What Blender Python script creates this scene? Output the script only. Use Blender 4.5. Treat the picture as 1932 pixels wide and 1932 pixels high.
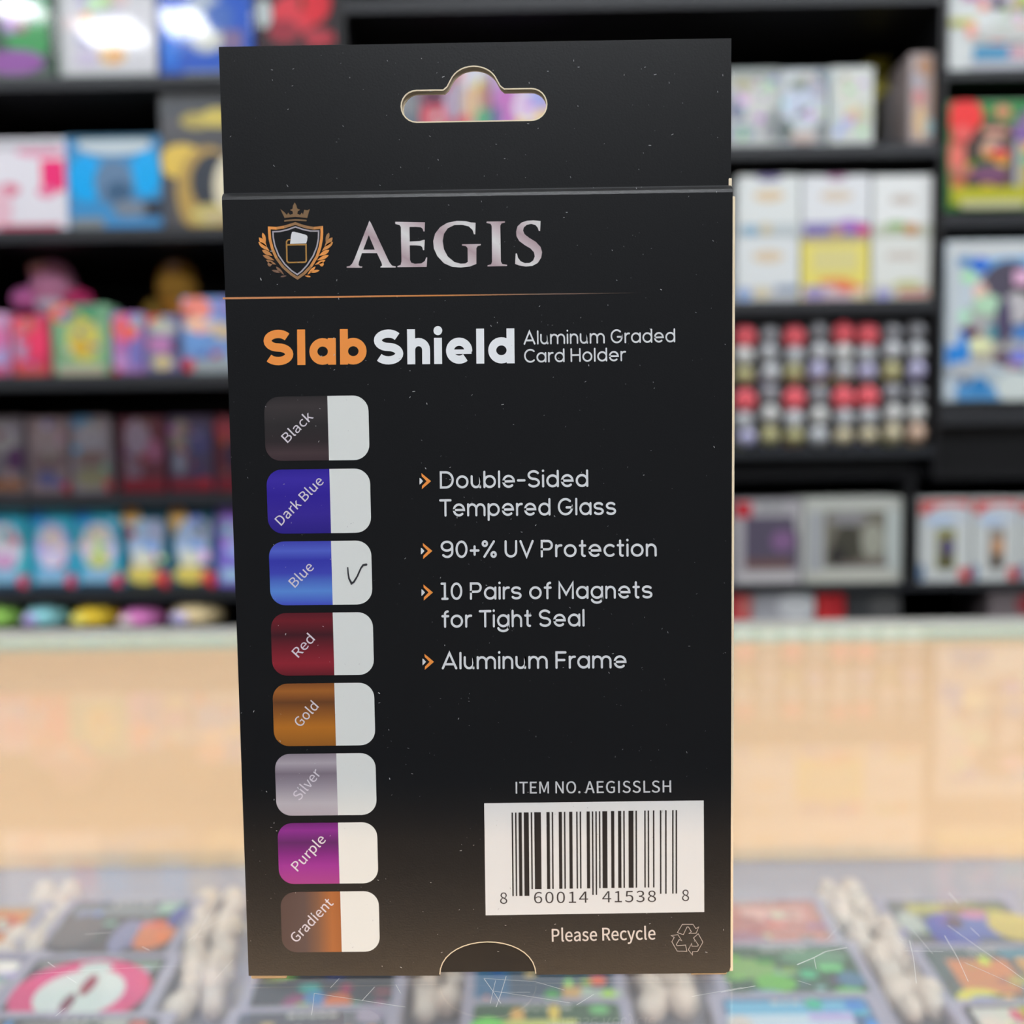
import bpy, bmesh, math, random, json
from mathutils import Vector, Matrix
from mathutils.geometry import tessellate_polygon

for _o in list(bpy.data.objects):
    bpy.data.objects.remove(_o)
SC = bpy.context.scene
COL = SC.collection
R = random.Random(7)

# ------------------------------------------------------------------ camera
F = 1786.0                                  # focal length in pixels of the 1932 frame
CAM = Vector((0.0083, -0.2080, 0.1206))
PITCH, ROLL, YAW = 0.0705, -0.0136, -0.0079
_f = Vector((math.sin(YAW) * math.cos(PITCH), math.cos(YAW) * math.cos(PITCH), -math.sin(PITCH)))
_r0 = Vector((math.cos(YAW), -math.sin(YAW), 0))
_u0 = _r0.cross(_f)
RIGHT = math.cos(ROLL) * _r0 + math.sin(ROLL) * _u0
UP = -math.sin(ROLL) * _r0 + math.cos(ROLL) * _u0
FWD = _f
cam = bpy.data.cameras.new('camera')
cam.sensor_width = 36
cam.lens = F / 1932 * 36
cam.clip_start = 0.01
cam.clip_end = 50
cam.dof.use_dof = True
cam.dof.focus_distance = 0.2085
cam.dof.aperture_fstop = 7.8
co = bpy.data.objects.new('camera', cam)
COL.objects.link(co)
M3 = Matrix((RIGHT, UP, -FWD)).transposed().to_4x4()
M3.translation = CAM
co.matrix_world = M3
SC.camera = co


def ray(px, py):
    return FWD + RIGHT * ((px - 966) / F) - UP * ((py - 966) / F)


def P(px, py, Y):                            # point of the photo on the upright plane y = Y
    d = ray(px, py)
    return CAM + d * ((Y - CAM.y) / d.y)


def PZ(px, py, Z):                           # point of the photo on the level plane z = Z
    d = ray(px, py)
    return CAM + d * ((Z - CAM.z) / d.z)


# ------------------------------------------------------------------ world, exposure
SC.view_settings.view_transform = 'Standard'
SC.view_settings.look = 'None'
SC.view_settings.gamma = 1
SC.view_settings.use_curve_mapping = False
SC.view_settings.exposure = 0.45
w = bpy.data.worlds.new('world')
SC.world = w
w.use_nodes = True
w.node_tree.nodes['Background'].inputs[0].default_value = (0.95, 0.98, 1, 1)
w.node_tree.nodes['Background'].inputs[1].default_value = 0.12
SC.cycles.max_bounces = 10
SC.cycles.transparent_max_bounces = 16
SC.cycles.caustics_reflective = False
SC.cycles.caustics_refractive = False
SC.cycles.use_denoising = True
SC.cycles.sample_clamp_indirect = 6

CEIL_W = 25.0      # ceiling panel emission
LED_W = 6.0       # warm bar inside the counter


# ------------------------------------------------------------------ helpers
def lin(c):
    def f(v):
        v = v / 255.0
        return v / 12.92 if v <= 0.04045 else ((v + 0.055) / 1.055) ** 2.4
    return (f(c[0]), f(c[1]), f(c[2]), 1.0)


_M = {}


def mat(name, rgb, rough=0.5, spec=0.5, metal=0.0, emit=None, bump=0.0):
    if name in _M:
        return _M[name]
    m = bpy.data.materials.new(name)
    m.use_nodes = True
    n = m.node_tree
    b = n.nodes['Principled BSDF']
    b.inputs['Base Color'].default_value = lin(rgb)
    b.inputs['Roughness'].default_value = rough
    b.inputs['Specular IOR Level'].default_value = spec
    b.inputs['Metallic'].default_value = metal
    if emit:
        b.inputs['Emission Color'].default_value = lin(emit[0])
        b.inputs['Emission Strength'].default_value = emit[1]
    if bump:
        t = n.nodes.new('ShaderNodeTexNoise')
        t.inputs['Scale'].default_value = bump
        t.inputs['Detail'].default_value = 3
        bm_ = n.nodes.new('ShaderNodeBump')
        bm_.inputs['Strength'].default_value = 0.05
        bm_.inputs['Distance'].default_value = 0.0006
        tc = n.nodes.new('ShaderNodeTexCoord')
        n.links.new(tc.outputs['Object'], t.inputs['Vector'])
        n.links.new(t.outputs['Fac'], bm_.inputs['Height'])
        n.links.new(bm_.outputs['Normal'], b.inputs['Normal'])
    _M[name] = m
    return m


def print_mat(name, rough, spec=0.5, coat=0.0):      # printed surface: the ink colour is stored on the mesh
    if name in _M:
        return _M[name]
    m = bpy.data.materials.new(name)
    m.use_nodes = True
    n = m.node_tree
    b = n.nodes['Principled BSDF']
    a = n.nodes.new('ShaderNodeAttribute')
    a.attribute_name = 'ink'
    n.links.new(a.outputs['Color'], b.inputs['Base Color'])
    b.inputs['Roughness'].default_value = rough
    b.inputs['Specular IOR Level'].default_value = spec
    b.inputs['Coat Weight'].default_value = coat
    b.inputs['Coat Roughness'].default_value = 0.06
    _M[name] = m
    return m


def ramp_mat(name, axis, stops, rough=0.45, spec=0.4, angle=None):   # printed colour gradient across one piece
    m = bpy.data.materials.new(name)
    m.use_nodes = True
    n = m.node_tree
    b = n.nodes['Principled BSDF']
    tc = n.nodes.new('ShaderNodeTexCoord')
    sp = n.nodes.new('ShaderNodeSeparateXYZ')
    r = n.nodes.new('ShaderNodeValToRGB')
    n.links.new(tc.outputs['Generated'], sp.inputs[0])
    if angle is None:
        n.links.new(sp.outputs[axis], r.inputs[0])
    else:
        ma = n.nodes.new('ShaderNodeMath')
        ma.operation = 'MULTIPLY_ADD'
        ma.inputs[1].default_value = angle[0]
        mb = n.nodes.new('ShaderNodeMath')
        mb.operation = 'MULTIPLY'
        mb.inputs[1].default_value = angle[1]
        mc = n.nodes.new('ShaderNodeMath')
        mc.operation = 'FRACT'
        n.links.new(sp.outputs[2], mb.inputs[0])
        n.links.new(sp.outputs[0], ma.inputs[0])
        n.links.new(mb.outputs[0], ma.inputs[2])
        n.links.new(ma.outputs[0], mc.inputs[0])
        n.links.new(mc.outputs[0], r.inputs[0])
    e = r.color_ramp.elements
    e[0].position, e[0].color = stops[0][0], lin(stops[0][1])
    e[1].position, e[1].color = stops[-1][0], lin(stops[-1][1])
    for p, c in stops[1:-1]:
        q = e.new(p)
        q.color = lin(c)
    n.links.new(r.outputs[0], b.inputs['Base Color'])
    b.inputs['Roughness'].default_value = rough
    b.inputs['Specular IOR Level'].default_value = spec
    return m


def clear_mat(name, tint, rough, gain, haze=0.0):              # thin clear sheet: see-through, mirrors more at glancing angles
    m = bpy.data.materials.new(name)
    m.use_nodes = True
    n = m.node_tree
    n.nodes.remove(n.nodes['Principled BSDF'])
    out = n.nodes['Material Output']
    t = n.nodes.new('ShaderNodeBsdfTransparent')
    t.inputs[0].default_value = tint
    g = n.nodes.new('ShaderNodeBsdfGlossy')
    g.inputs['Roughness'].default_value = rough
    fr = n.nodes.new('ShaderNodeFresnel')
    fr.inputs[0].default_value = 1.5
    ge = n.nodes.new('ShaderNodeNewGeometry')
    s = n.nodes.new('ShaderNodeMath')
    s.operation = 'SUBTRACT'
    s.inputs[0].default_value = 1
    n.links.new(ge.outputs['Backfacing'], s.inputs[1])
    k = n.nodes.new('ShaderNodeMath')
    k.operation = 'MULTIPLY'
    n.links.new(fr.outputs[0], k.inputs[0])
    n.links.new(s.outputs[0], k.inputs[1])
    k2 = n.nodes.new('ShaderNodeMath')
    k2.operation = 'MULTIPLY'
    k2.inputs[1].default_value = gain
    k2.use_clamp = True
    n.links.new(k.outputs[0], k2.inputs[0])
    mx = n.nodes.new('ShaderNodeMixShader')
    n.links.new(k2.outputs[0], mx.inputs[0])
    n.links.new(t.outputs[0], mx.inputs[1])
    n.links.new(g.outputs[0], mx.inputs[2])
    if haze:                                     # even diffuse white mixed over the sheet
        d = n.nodes.new('ShaderNodeBsdfDiffuse')
        d.inputs[0].default_value = (0.8, 0.8, 0.8, 1)
        hz = n.nodes.new('ShaderNodeMixShader')
        hb = n.nodes.new('ShaderNodeMath')
        hb.operation = 'MULTIPLY'
        hb.inputs[1].default_value = haze
        n.links.new(s.outputs[0], hb.inputs[0])
        n.links.new(hb.outputs[0], hz.inputs[0])
        n.links.new(mx.outputs[0], hz.inputs[1])
        n.links.new(d.outputs[0], hz.inputs[2])
        mx = hz
    n.links.new(mx.outputs[0], out.inputs[0])
    return m


def link(o, parent=None):
    COL.objects.link(o)
    if parent is not None:
        o.parent = parent
    return o


def finish(bm, name, mats, parent=None, smooth=False):
    me = bpy.data.meshes.new(name)
    bm.to_mesh(me)
    bm.free()
    for m in (mats if isinstance(mats, (list, tuple)) else [mats]):
        me.materials.append(m)
    if smooth:
        for p in me.polygons:
            p.use_smooth = True
    return link(bpy.data.objects.new(name, me), parent)


def thing(name, label, cat, loc=(0, 0, 0), group=None, rot=None):
    o = bpy.data.objects.new(name, None)
    o.empty_display_size = 0.02
    COL.objects.link(o)
    o.location = loc
    if rot:
        o.rotation_euler = rot
    o['label'] = label
    o['category'] = cat
    if group:
        o['group'] = group
    return o


def struct(o):
    o['kind'] = 'structure'
    return o


def add_box(bm, lo, hi, bevel=0.0, mi=0, seg=2):
    v = [bm.verts.new((x, y, z)) for x in (lo[0], hi[0]) for y in (lo[1], hi[1]) for z in (lo[2], hi[2])]
    fs = [bm.faces.new([v[i] for i in q]) for q in ((0, 1, 3, 2), (4, 6, 7, 5), (0, 4, 5, 1), (2, 3, 7, 6), (0, 2, 6, 4), (1, 5, 7, 3))]
    for f in fs:
        f.material_index = mi
    if bevel > 0:
        es = list({e for f in fs for e in f.edges})
        bmesh.ops.bevel(bm, geom=es, offset=bevel, segments=seg, affect='EDGES', profile=0.5)
    return fs


def box_obj(name, lo, hi, m, parent=None, bevel=0.0, seg=2):
    bm = bmesh.new()
    add_box(bm, lo, hi, bevel, 0, seg)
    return finish(bm, name, m, parent)


def ink_layer(bm):
    return bm.loops.layers.float_color.get('ink') or bm.loops.layers.float_color.new('ink')


def paint(bm, faces, rgb):
    l = ink_layer(bm)
    c = lin(rgb)
    for f in faces:
        for lp in f.loops:
            lp[l] = c


def tess(bm, contours, fy, mi=0, rgb=None):
    """fill 2D contours (x, z), holes allowed; fy maps (x, z) to a 3D point."""
    pls = [[Vector((x, z, 0)) for x, z in c] for c in contours]
    flat = [p for c in pls for p in c]
    vs = [bm.verts.new(fy(p.x, p.y)) for p in flat]
    out = []
    for t in tessellate_polygon(pls):
        if len(set(t)) < 3:
            continue
        try:
            f = bm.faces.new([vs[i] for i in t])
        except ValueError:
            continue
        f.material_index = mi
        out.append(f)
    bm.normal_update()
    for f in out:
        if f.normal.y > 0:
            f.normal_flip()
    if rgb is not None:
        paint(bm, out, rgb)
    return out


def slab(bm, contours, y0, y1, mi_face=0, mi_side=1):       # a flat sheet with thickness, facing -y
    tess(bm, contours, lambda x, z: (x, y0, z), mi_face)
    tess(bm, contours, lambda x, z: (x, y1, z), mi_face)
    for c in contours:
        a = [bm.verts.new((x, y0, z)) for x, z in c]
        b = [bm.verts.new((x, y1, z)) for x, z in c]
        for i in range(len(c)):
            j = (i + 1) % len(c)
            f = bm.faces.new((a[i], a[j], b[j], b[i]))
            f.material_index = mi_side


def rrect(x0, z0, x1, z1, r, n=6, corners=(1, 1, 1, 1)):    # corners: bl, br, tr, tl
    pts = []
    for (cx, cz, a0, on) in ((x0 + r, z0 + r, 180, corners[0]), (x1 - r, z0 + r, 270, corners[1]), (x1 - r, z1 - r, 0, corners[2]), (x0 + r, z1 - r, 90, corners[3])):
        if not on:
            pts.append((x0 if cx < (x0 + x1) / 2 else x1, z0 if cz < (z0 + z1) / 2 else z1))
            continue
        for k in range(n + 1):
            a = math.radians(a0 + 90 * k / n)
            pts.append((cx + r * math.cos(a), cz + r * math.sin(a)))
    return pts


def ellipse(cx, cz, rx, rz, n=24):
    return [(cx + rx * math.cos(2 * math.pi * k / n), cz + rz * math.sin(2 * math.pi * k / n)) for k in range(n)]


def add_ellipsoid(bm, c, r, rgb=None, seg=16, rot=0.0):
    res = bmesh.ops.create_uvsphere(bm, u_segments=seg, v_segments=max(8, seg // 2), radius=1.0)
    vs = res['verts']
    ca, sa = math.cos(rot), math.sin(rot)
    for v in vs:
        x, y, z = v.co.x * r[0], v.co.y * r[1], v.co.z * r[2]
        v.co = (c[0] + x * ca - y * sa, c[1] + x * sa + y * ca, c[2] + z)
    fs = {f for v in vs for f in v.link_faces}
    if rgb is not None:
        paint(bm, fs, rgb)
    return fs


PRINT = print_mat('printed_card', 0.55, 0.35)
GLOSS = print_mat('printed_gloss', 0.28, 0.5)
PLUSH = print_mat('plush_fabric', 0.95, 0.1)
BLACK_LAM = mat('black_laminate', (20, 20, 23), 0.42, 0.4)
EDGE_LAM = mat('shelf_edge_banding', (44, 46, 50), 0.42, 0.4)

# ------------------------------------------------------------------ room
GL = -0.0011                                  # top face of the counter glass
ZF, ZC = -0.96, 1.80
YB, YFR, XS = 1.62, -3.2, 3.0
WALL = mat('wall_paint', (205, 205, 203), 0.8, 0.2)
struct(box_obj('floor', (-XS, YFR, ZF - 0.05), (XS, YB, ZF), mat('floor_tile', (150, 145, 138), 0.4, 0.4, bump=9)))
struct(box_obj('ceiling', (-XS, YFR, ZC), (XS, YB, ZC + 0.05), mat('ceiling_paint', (228, 228, 226), 0.85, 0.2)))
struct(box_obj('wall_back', (-XS, YB, ZF), (XS, YB + 0.05, ZC), mat('wall_dark', (60, 60, 62), 0.8, 0.2)))
struct(box_obj('wall_front', (-XS, YFR - 0.05, ZF), (XS, YFR, ZC), mat('wall_charcoal', (72, 72, 76), 0.8, 0.2)))
struct(box_obj('wall_left', (-XS - 0.05, YFR, ZF), (-XS, YB, ZC), WALL))
struct(box_obj('wall_right', (XS, YFR, ZF), (XS + 0.05, YB, ZC), WALL))

LAMP = mat('lamp_diffuser', (255, 255, 255), 0.5, emit=((246, 250, 255), CEIL_W))
FRAME_W = mat('lamp_housing', (225, 225, 225), 0.5)


LAMP_S = mat('spot_diffuser', (255, 255, 255), 0.5, emit=((246, 250, 255), CEIL_W * 1.7))


def ceiling_lamp(x, y, sx, sy, label, m=None):
    t = thing('ceiling_light', label, 'ceiling light', (x, y, ZC))
    box_obj('housing', (-sx / 2 - 0.03, -sy / 2 - 0.03, -0.03), (sx / 2 + 0.03, sy / 2 + 0.03, 0), FRAME_W, t)
    box_obj('diffuser', (-sx / 2, -sy / 2, -0.036), (sx / 2, sy / 2, -0.030), m or LAMP, t)


ceiling_lamp(-1.84, -1.13, 0.16, 0.14, 'square white ceiling light farthest left of the counter front', LAMP_S)
ceiling_lamp(-1.58, -1.35, 0.22, 0.18, 'square white ceiling light, middle of the three left of the counter front', LAMP_S)
ceiling_lamp(-1.27, -1.27, 0.15, 0.20, 'square white ceiling light nearest the counter, left of its front', LAMP_S)
ceiling_lamp(0.1, -1.45, 1.2, 0.40, 'white panel fill light added on the ceiling above the front of the counter')  # unseen fill lamp, added to light the box front
ceiling_lamp(1.5, -1.0, 1.3, 0.16, 'long white tube ceiling light right of the counter front')
ceiling_lamp(-1.3, 0.45, 1.2, 0.20, 'white ceiling light over the left end of the aisle')
ceiling_lamp(1.3, 0.45, 1.2, 0.20, 'white ceiling light over the right end of the aisle')

# ------------------------------------------------------------------ glass counter
GLASS = clear_mat('counter_glass', (0.94, 0.965, 0.955, 1), 0.0, 1.0, 0.13)
MINT = mat('glass_edge_green', (186, 216, 208), 0.25, 0.5)
METAL = mat('counter_rail_metal', (166, 164, 157), 0.4, 0.5, 0.1)
PEACH = mat('peach_panel', (253, 216, 164), 0.5, 0.3)
VELVET = mat('shelf_lining', (160, 155, 166), 0.8, 0.2, bump=300)
ZS = -0.155
YG0, YG1 = -0.045, 0.412
CX0, CX1 = -0.85, 0.85
t = thing('display_counter', 'glass topped display counter with trading cards inside and a peach rear panel', 'display counter', (0, 0, ZF))
def ct(lo, hi):
    return (lo[0], lo[1], lo[2] - ZF), (hi[0], hi[1], hi[2] - ZF)
g = box_obj('glass_top', *ct((CX0, YG0, GL - 0.0095), (CX1, YG1, GL)), GLASS, t)
box_obj('polished_edge', *ct((CX0, YG1 - 0.0012, GL - 0.0092), (CX1, YG1 - 0.0002, GL - 0.0004)), MINT, g)['label'] = 'pale green polished glass edge'
box_obj('rear_rail', *ct((CX0, YG1 + 0.0005, GL - 0.03), (CX1, YG1 + 0.024, GL)), METAL, t, 0.001)
box_obj('rear_panel', *ct((CX0, YG1 - 0.012, ZS), (CX1, YG1 - 0.002, GL - 0.0098)), PEACH, t)
box_obj('card_shelf', *ct((CX0, -0.16, ZS - 0.018), (CX1, YG1 - 0.002, ZS)), VELVET, t)
box_obj('front_rail', *ct((CX0, -0.172, GL - 0.006), (CX1, YG0 - 0.0005, GL + 0.0)), BLACK_LAM, t, 0.002)
box_obj('front_panel', *ct((CX0, -0.172, ZF), (CX1, -0.160, GL - 0.0065)), BLACK_LAM, t)
box_obj('side_panel', *ct((CX0 - 0.018, -0.172, ZF), (CX0 - 0.0005, YG1 + 0.036, GL)), BLACK_LAM, t, 0.001)
box_obj('side_panel', *ct((CX1 + 0.0005, -0.172, ZF), (CX1 + 0.018, YG1 + 0.036, GL)), BLACK_LAM, t, 0.001)
box_obj('cabinet_back', *ct((CX0, YG1 - 0.002, ZF), (CX1, YG1 + 0.01, GL - 0.031)), BLACK_LAM, t)
# scratches in the glass
bm = bmesh.new()
def scratch(pts, wpx):
    q = [PZ(x, y, GL + 0.00006) for x, y in pts]
    for a, b in zip(q, q[1:]):
        d = (b - a).normalized()
        n = Vector((-d.y, d.x, 0)) * (wpx * 0.00005)
        vs = [bm.verts.new((p.x, p.y, p.z - ZF)) for p in (a - n, b - n, b + n, a + n)]
        bm.faces.new(vs)
for pts, wd in [
    ([(1504, 1820), (1535, 1807), (1558, 1795), (1598, 1788)], 1.6), ([(1536, 1808), (1540, 1828)], .8), ([(1788, 1746), (1850, 1790), (1905, 1828), (1932, 1848)], .9),
    ([(1820, 1816), (1870, 1838), (1932, 1866)], 1.1), ([(1782, 1765), (1806, 1806), (1827, 1852)], .9), ([(1716, 1774), (1724, 1810), (1729, 1855)], .8),
    ([(1705, 1794), (1780, 1795)], .7), ([(1790, 1684), (1807, 1704)], .9), ([(1831, 1750), (1848, 1766)], .9), ([(1718, 1750), (1760, 1800)], .5),
    ([(1360, 1872), (1425, 1860)], 1.0), ([(1505, 1850), (1530, 1858)], .6), ([(1560, 1773), (1585, 1745)], .5),
    ([(593, 1874), (700, 1890), (765, 1900)], .9), ([(593, 1874), (588, 1915)], .7), ([(623, 1864), (640, 1846)], .9), ([(683, 1888), (707, 1862)], .9),
    ([(747, 1858), (756, 1874)], .9), ([(913, 1846), (930, 1870), (945, 1893)], 1.0), ([(913, 1846), (1010, 1852), (1065, 1868)], .9), ([(955, 1842), (945, 1875), (936, 1900)], 1.1),
    ([(935, 1850), (925, 1893)], .8), ([(932, 1870), (1000, 1880), (1075, 1892)], .9), ([(1088, 1896), (1120, 1876)], .9), ([(946, 1872), (1000, 1872)], .6), ([(1305, 1880), (1400, 1863)], .8),
    ([(365, 1776), (420, 1680)], .5), ([(355, 1776), (380, 1755), (425, 1732)], .6), ([(364, 1769), (385, 1767)], 1.0), ([(160, 1763), (210, 1759)], .7), ([(60, 1838), (200, 1828), (350, 1822)], .4),
    ([(405, 1848), (440, 1810)], .5), ([(90, 1815), (104, 1825)], .7), ([(268, 1786), (282, 1793)], .8), ([(105, 1917), (123, 1902)], .6), ([(125, 1842), (144, 1854)], .5),
    ([(1440, 1512), (1530, 1520), (1640, 1568)], .35), ([(1600, 1582), (1640, 1572), (1672, 1560)], .3), ([(1730, 1560), (1790, 1570)], .3), ([(1750, 1580), (1835, 1640)], .35), ([(10, 1590), (80, 1560)], .3), ([(90, 1645), (150, 1610)], .4)]:
    scratch(pts, wd)
s = finish(bm, 'scratches', mat('scratch_white', (215, 215, 212), 0.6, 0.3), g)
s['kind'] = 'stuff'

# warm light bar under the front rail; side stretches added to brighten rear panel
ALU = mat('bar_aluminium', (190, 190, 190), 0.4, 0.5, 0.8)
for nm, xa, xb, pw in (('middle light bar inside the display counter in front of the black box', -0.19, 0.19, 1.0), ('left warm light bar added inside the display counter to brighten its rear panel', -0.82, -0.20, 4.8), ('right warm light bar added inside the display counter to brighten its rear panel', 0.20, 0.82, 4.8)):
    b = thing('light_bar', nm, 'light bar', ((xa + xb) / 2, -0.150, -0.098), 'light bars under the front rail')
    hw = (xb - xa) / 2
    box_obj('bar_housing', (-hw, -0.0095, -0.012), (hw, 0.004, 0.010), ALU, b, 0.001)
    box_obj('diffuser', (-hw + 0.003, 0.0042, -0.009), (hw - 0.003, 0.016, 0.009), mat('warm_diffuser_%d' % int(pw * 10), (255, 220, 180), 0.5, emit=((255, 208, 164), LED_W * pw)), b, 0.002)

# ------------------------------------------------------------------ cards in the counter
HOLDER = mat('card_holder_plastic', (160, 156, 176), 0.3, 0.5)
CW, CL = 0.079, 0.104


def card(px, py, label, border, art, tilt=7.5, yaw=0.0):
    zt = ZS + 0.004 + CL * math.sin(math.radians(tilt))
    p = PZ(px, py, zt)
    base = (p.x, p.y - CL * math.cos(math.radians(tilt)), ZS + 0.0002)
    t = thing('trading_card', label, 'trading card', base, 'trading cards in the counter', (math.radians(tilt), 0, math.radians(yaw)))
    bm = bmesh.new()
    add_box(bm, (-CW / 2, 0, 0), (CW / 2, CL, 0.0035), 0.0012)
    finish(bm, 'holder', HOLDER, t)
    bm = bmesh.new()
    c = rrect(-0.0335, 0.004, 0.0335, CL - 0.005, 0.003)
    paint(bm, tess(bm, [c], lambda x, z: (x, z, 0.0038)), border)
    cd = finish(bm, 'card', GLOSS, t)
    for f in cd.data.polygons:
        pass
    bm = bmesh.new()
    pal = [q[5] for q in art] + [border]
    extra = []
    for _ in range(16):
        c0 = R.choice(pal)
        extra.append((R.choice('er'), R.uniform(.06, .94), R.uniform(.46, .9), R.uniform(.05, .2), R.uniform(.02, .07), tuple(min(255, max(0, v + R.uniform(-35, 45))) for v in c0)))
    extra += [('r', .36 + .07 * q_, .965, R.uniform(.03, .055), .022, (205, 205, 200)) for q_ in range(5)]
    art = art[:2] + extra + art[2:] if len(art) > 2 else art + extra
    for k, (sh, cx, cy, w_, h_, rgb) in enumerate(art):
        x, y = -0.0335 + 0.067 * cx, 0.004 + (CL - 0.009) * cy
        a, d = 0.067 * w_ / 2, (CL - 0.009) * h_ / 2
        c = ellipse(x, y, a, d) if sh == 'e' else [(x - a, y - d), (x + a, y - d), (x + a, y + d), (x - a, y + d)]
        tess(bm, [c], lambda x, z, k=k: (x, z, 0.0039 + 0.00003 * k), 0, rgb)
    for f in bm.faces:
        if f.normal.z < 0:
            f.normal_flip()
    finish(bm, 'artwork', GLOSS, cd)


card(-22, 1698, 'trading card with orange picture, farthest of the column cut by the left photo edge', (150, 140, 120), [('r', .6, .75, .75, .4, (205, 130, 70)), ('e', .8, .8, .3, .2, (190, 80, 50)), ('r', .5, .4, .9, .2, (200, 180, 150))])
card(-45, 1790, 'pale lilac trading card below the orange one at the left photo edge', (120, 115, 140), [('r', .6, .7, .7, .5, (185, 180, 190)), ('e', .8, .9, .3, .1, (230, 225, 220))])
card(-30, 1905, 'dark trading card with a cyan spot, nearest at the left photo edge', (70, 72, 90), [('e', .82, .95, .2, .06, (60, 150, 220)), ('r', .7, .85, .5, .06, (190, 195, 205))])
card(262, 1690, 'grey trading card with an orange patch at its right, behind the magenta ringed card', (72, 70, 78), [('r', .45, .9, .8, .08, (130, 135, 140)), ('e', .82, .68, .36, .26, (215, 120, 75)), ('e', .6, .66, .2, .3, (130, 130, 165)), ('r', .85, .92, .2, .1, (150, 180, 165)), ('e', .95, .84, .14, .2, (70, 80, 150)), ('e', .2, .7, .4, .3, (98, 92, 96))])
card(203, 1795, 'trading card with a white egg shape inside a magenta ring', (48, 46, 60), [('r', .2, .95, .3, .05, (130, 130, 130)), ('r', .85, .94, .24, .06, (130, 150, 135)), ('e', .5, .73, 1.0, .5, (214, 44, 116)), ('e', .5, .92, .25, .08, (190, 205, 205)), ('e', .5, .72, .64, .36, (208, 214, 212)), ('e', .53, .78, .1, .16, (150, 30, 70)), ('e', .46, .65, .09, .14, (120, 30, 70)), ('e', .4, .43, .26, .06, (110, 205, 180))])
card(178, 1905, 'dark trading card with a red ring at its top edge, nearest in the left column', (58, 58, 66), [('r', .3, .95, .45, .05, (130, 130, 130)), ('e', .86, .955, .13, .06, (190, 95, 95)), ('r', .7, .955, .18, .05, (170, 170, 165)), ('e', .55, .6, .7, .5, (110, 200, 170))])
card(640, 1800, 'dark teal trading card with small blue and orange blobs, behind the box corner', (52, 60, 72), [('e', .32, .68, .18, .14, (140, 60, 110)), ('e', .45, .7, .16, .14, (60, 130, 190)), ('e', .62, .68, .2, .12, (215, 110, 60)), ('e', .75, .58, .16, .2, (60, 150, 110)), ('e', .92, .62, .1, .14, (150, 50, 100)), ('e', .2, .55, .16, .18, (110, 170, 80)), ('e', .5, .45, .5, .08, (60, 90, 150))], yaw=2)
card(610, 1892, 'trading card with orange and blue stripes, in front of the dark teal one', (74, 78, 92), [('r', .5, .83, .9, .12, (95, 110, 150))] + [('e', .12 + .16 * k, .82, .1, .12, c) for k, c in enumerate([(215, 130, 80), (230, 140, 70), (150, 200, 170), (170, 200, 160), (240, 150, 60), (240, 160, 70)])] + [('e', .9, .95, .2, .1, (150, 140, 165))], yaw=2)
card(1025, 1790, 'blue green trading card under the thumb notch of the black box', (70, 90, 110), [('r', .12, .7, .25, .5, (60, 110, 150)), ('e', .08, .55, .1, .3, (225, 130, 80)), ('e', .55, .58, .16, .3, (70, 170, 80)), ('r', .7, .6, .15, .3, (215, 170, 110)), ('r', .9, .66, .3, .14, (180, 190, 180)), ('e', .95, .6, .14, .26, (170, 215, 90))])
card(1030, 1878, 'green trading card with a green ring at its top edge, nearest under the box', (58, 92, 66), [('e', .86, .955, .14, .06, (110, 185, 115)), ('e', .3, .92, .1, .1, (220, 170, 90)), ('e', .55, .93, .08, .1, (225, 195, 80)), ('r', .4, .84, .6, .08, (200, 205, 110)), ('r', .75, .8, .5, .08, (200, 190, 215)), ('e', .1, .82, .25, .16, (110, 210, 80))])
card(1418, 1688, 'dusty red trading card with pale lettering band, farthest beside the box', (160, 110, 105), [('r', .5, .75, .9, .4, (190, 125, 115)), ('r', .6, .86, .5, .1, (215, 170, 160)), ('e', .3, .6, .4, .2, (160, 110, 130))])
card(1468, 1772, 'green trading card with pale blue lower half, behind the light blue one', (62, 92, 74), [('e', .2, .82, .4, .16, (130, 170, 100)), ('e', .7, .9, .5, .12, (95, 140, 110)), ('e', .35, .7, .3, .14, (110, 180, 80)), ('e', .85, .6, .25, .14, (110, 185, 100)), ('e', .25, .55, .45, .2, (120, 160, 185)), ('e', .6, .52, .2, .2, (70, 80, 95)), ('e', .9, .72, .2, .12, (80, 120, 150))])
card(1490, 1868, 'light blue trading card with a blue ring at its top edge', (70, 100, 140), [('r', .5, .93, .95, .1, (110, 175, 210)), ('e', .9, .945, .15, .075, (60, 130, 205)), ('e', .62, .95, .12, .07, (60, 180, 150)), ('r', .42, .8, .84, .16, (190, 205, 220)), ('e', .08, .78, .18, .2, (205, 195, 190)), ('r', .7, .86, .3, .06, (180, 170, 215)), ('e', .95, .7, .12, .3, (60, 140, 215))])
card(1772, 1688, 'trading card with blue and yellow picture, farthest in the right column', (95, 100, 100), [('r', .45, .92, .6, .1, (170, 165, 90)), ('r', .7, .9, .5, .1, (120, 115, 70)), ('e', .4, .72, .4, .3, (60, 75, 165)), ('r', .7, .74, .6, .2, (90, 105, 175)), ('e', .9, .74, .4, .26, (205, 180, 90)), ('e', .45, .78, .14, .1, (50, 50, 60)), ('e', .65, .85, .2, .08, (200, 120, 160)), ('e', .1, .78, .2, .2, (165, 175, 170))])
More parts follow.
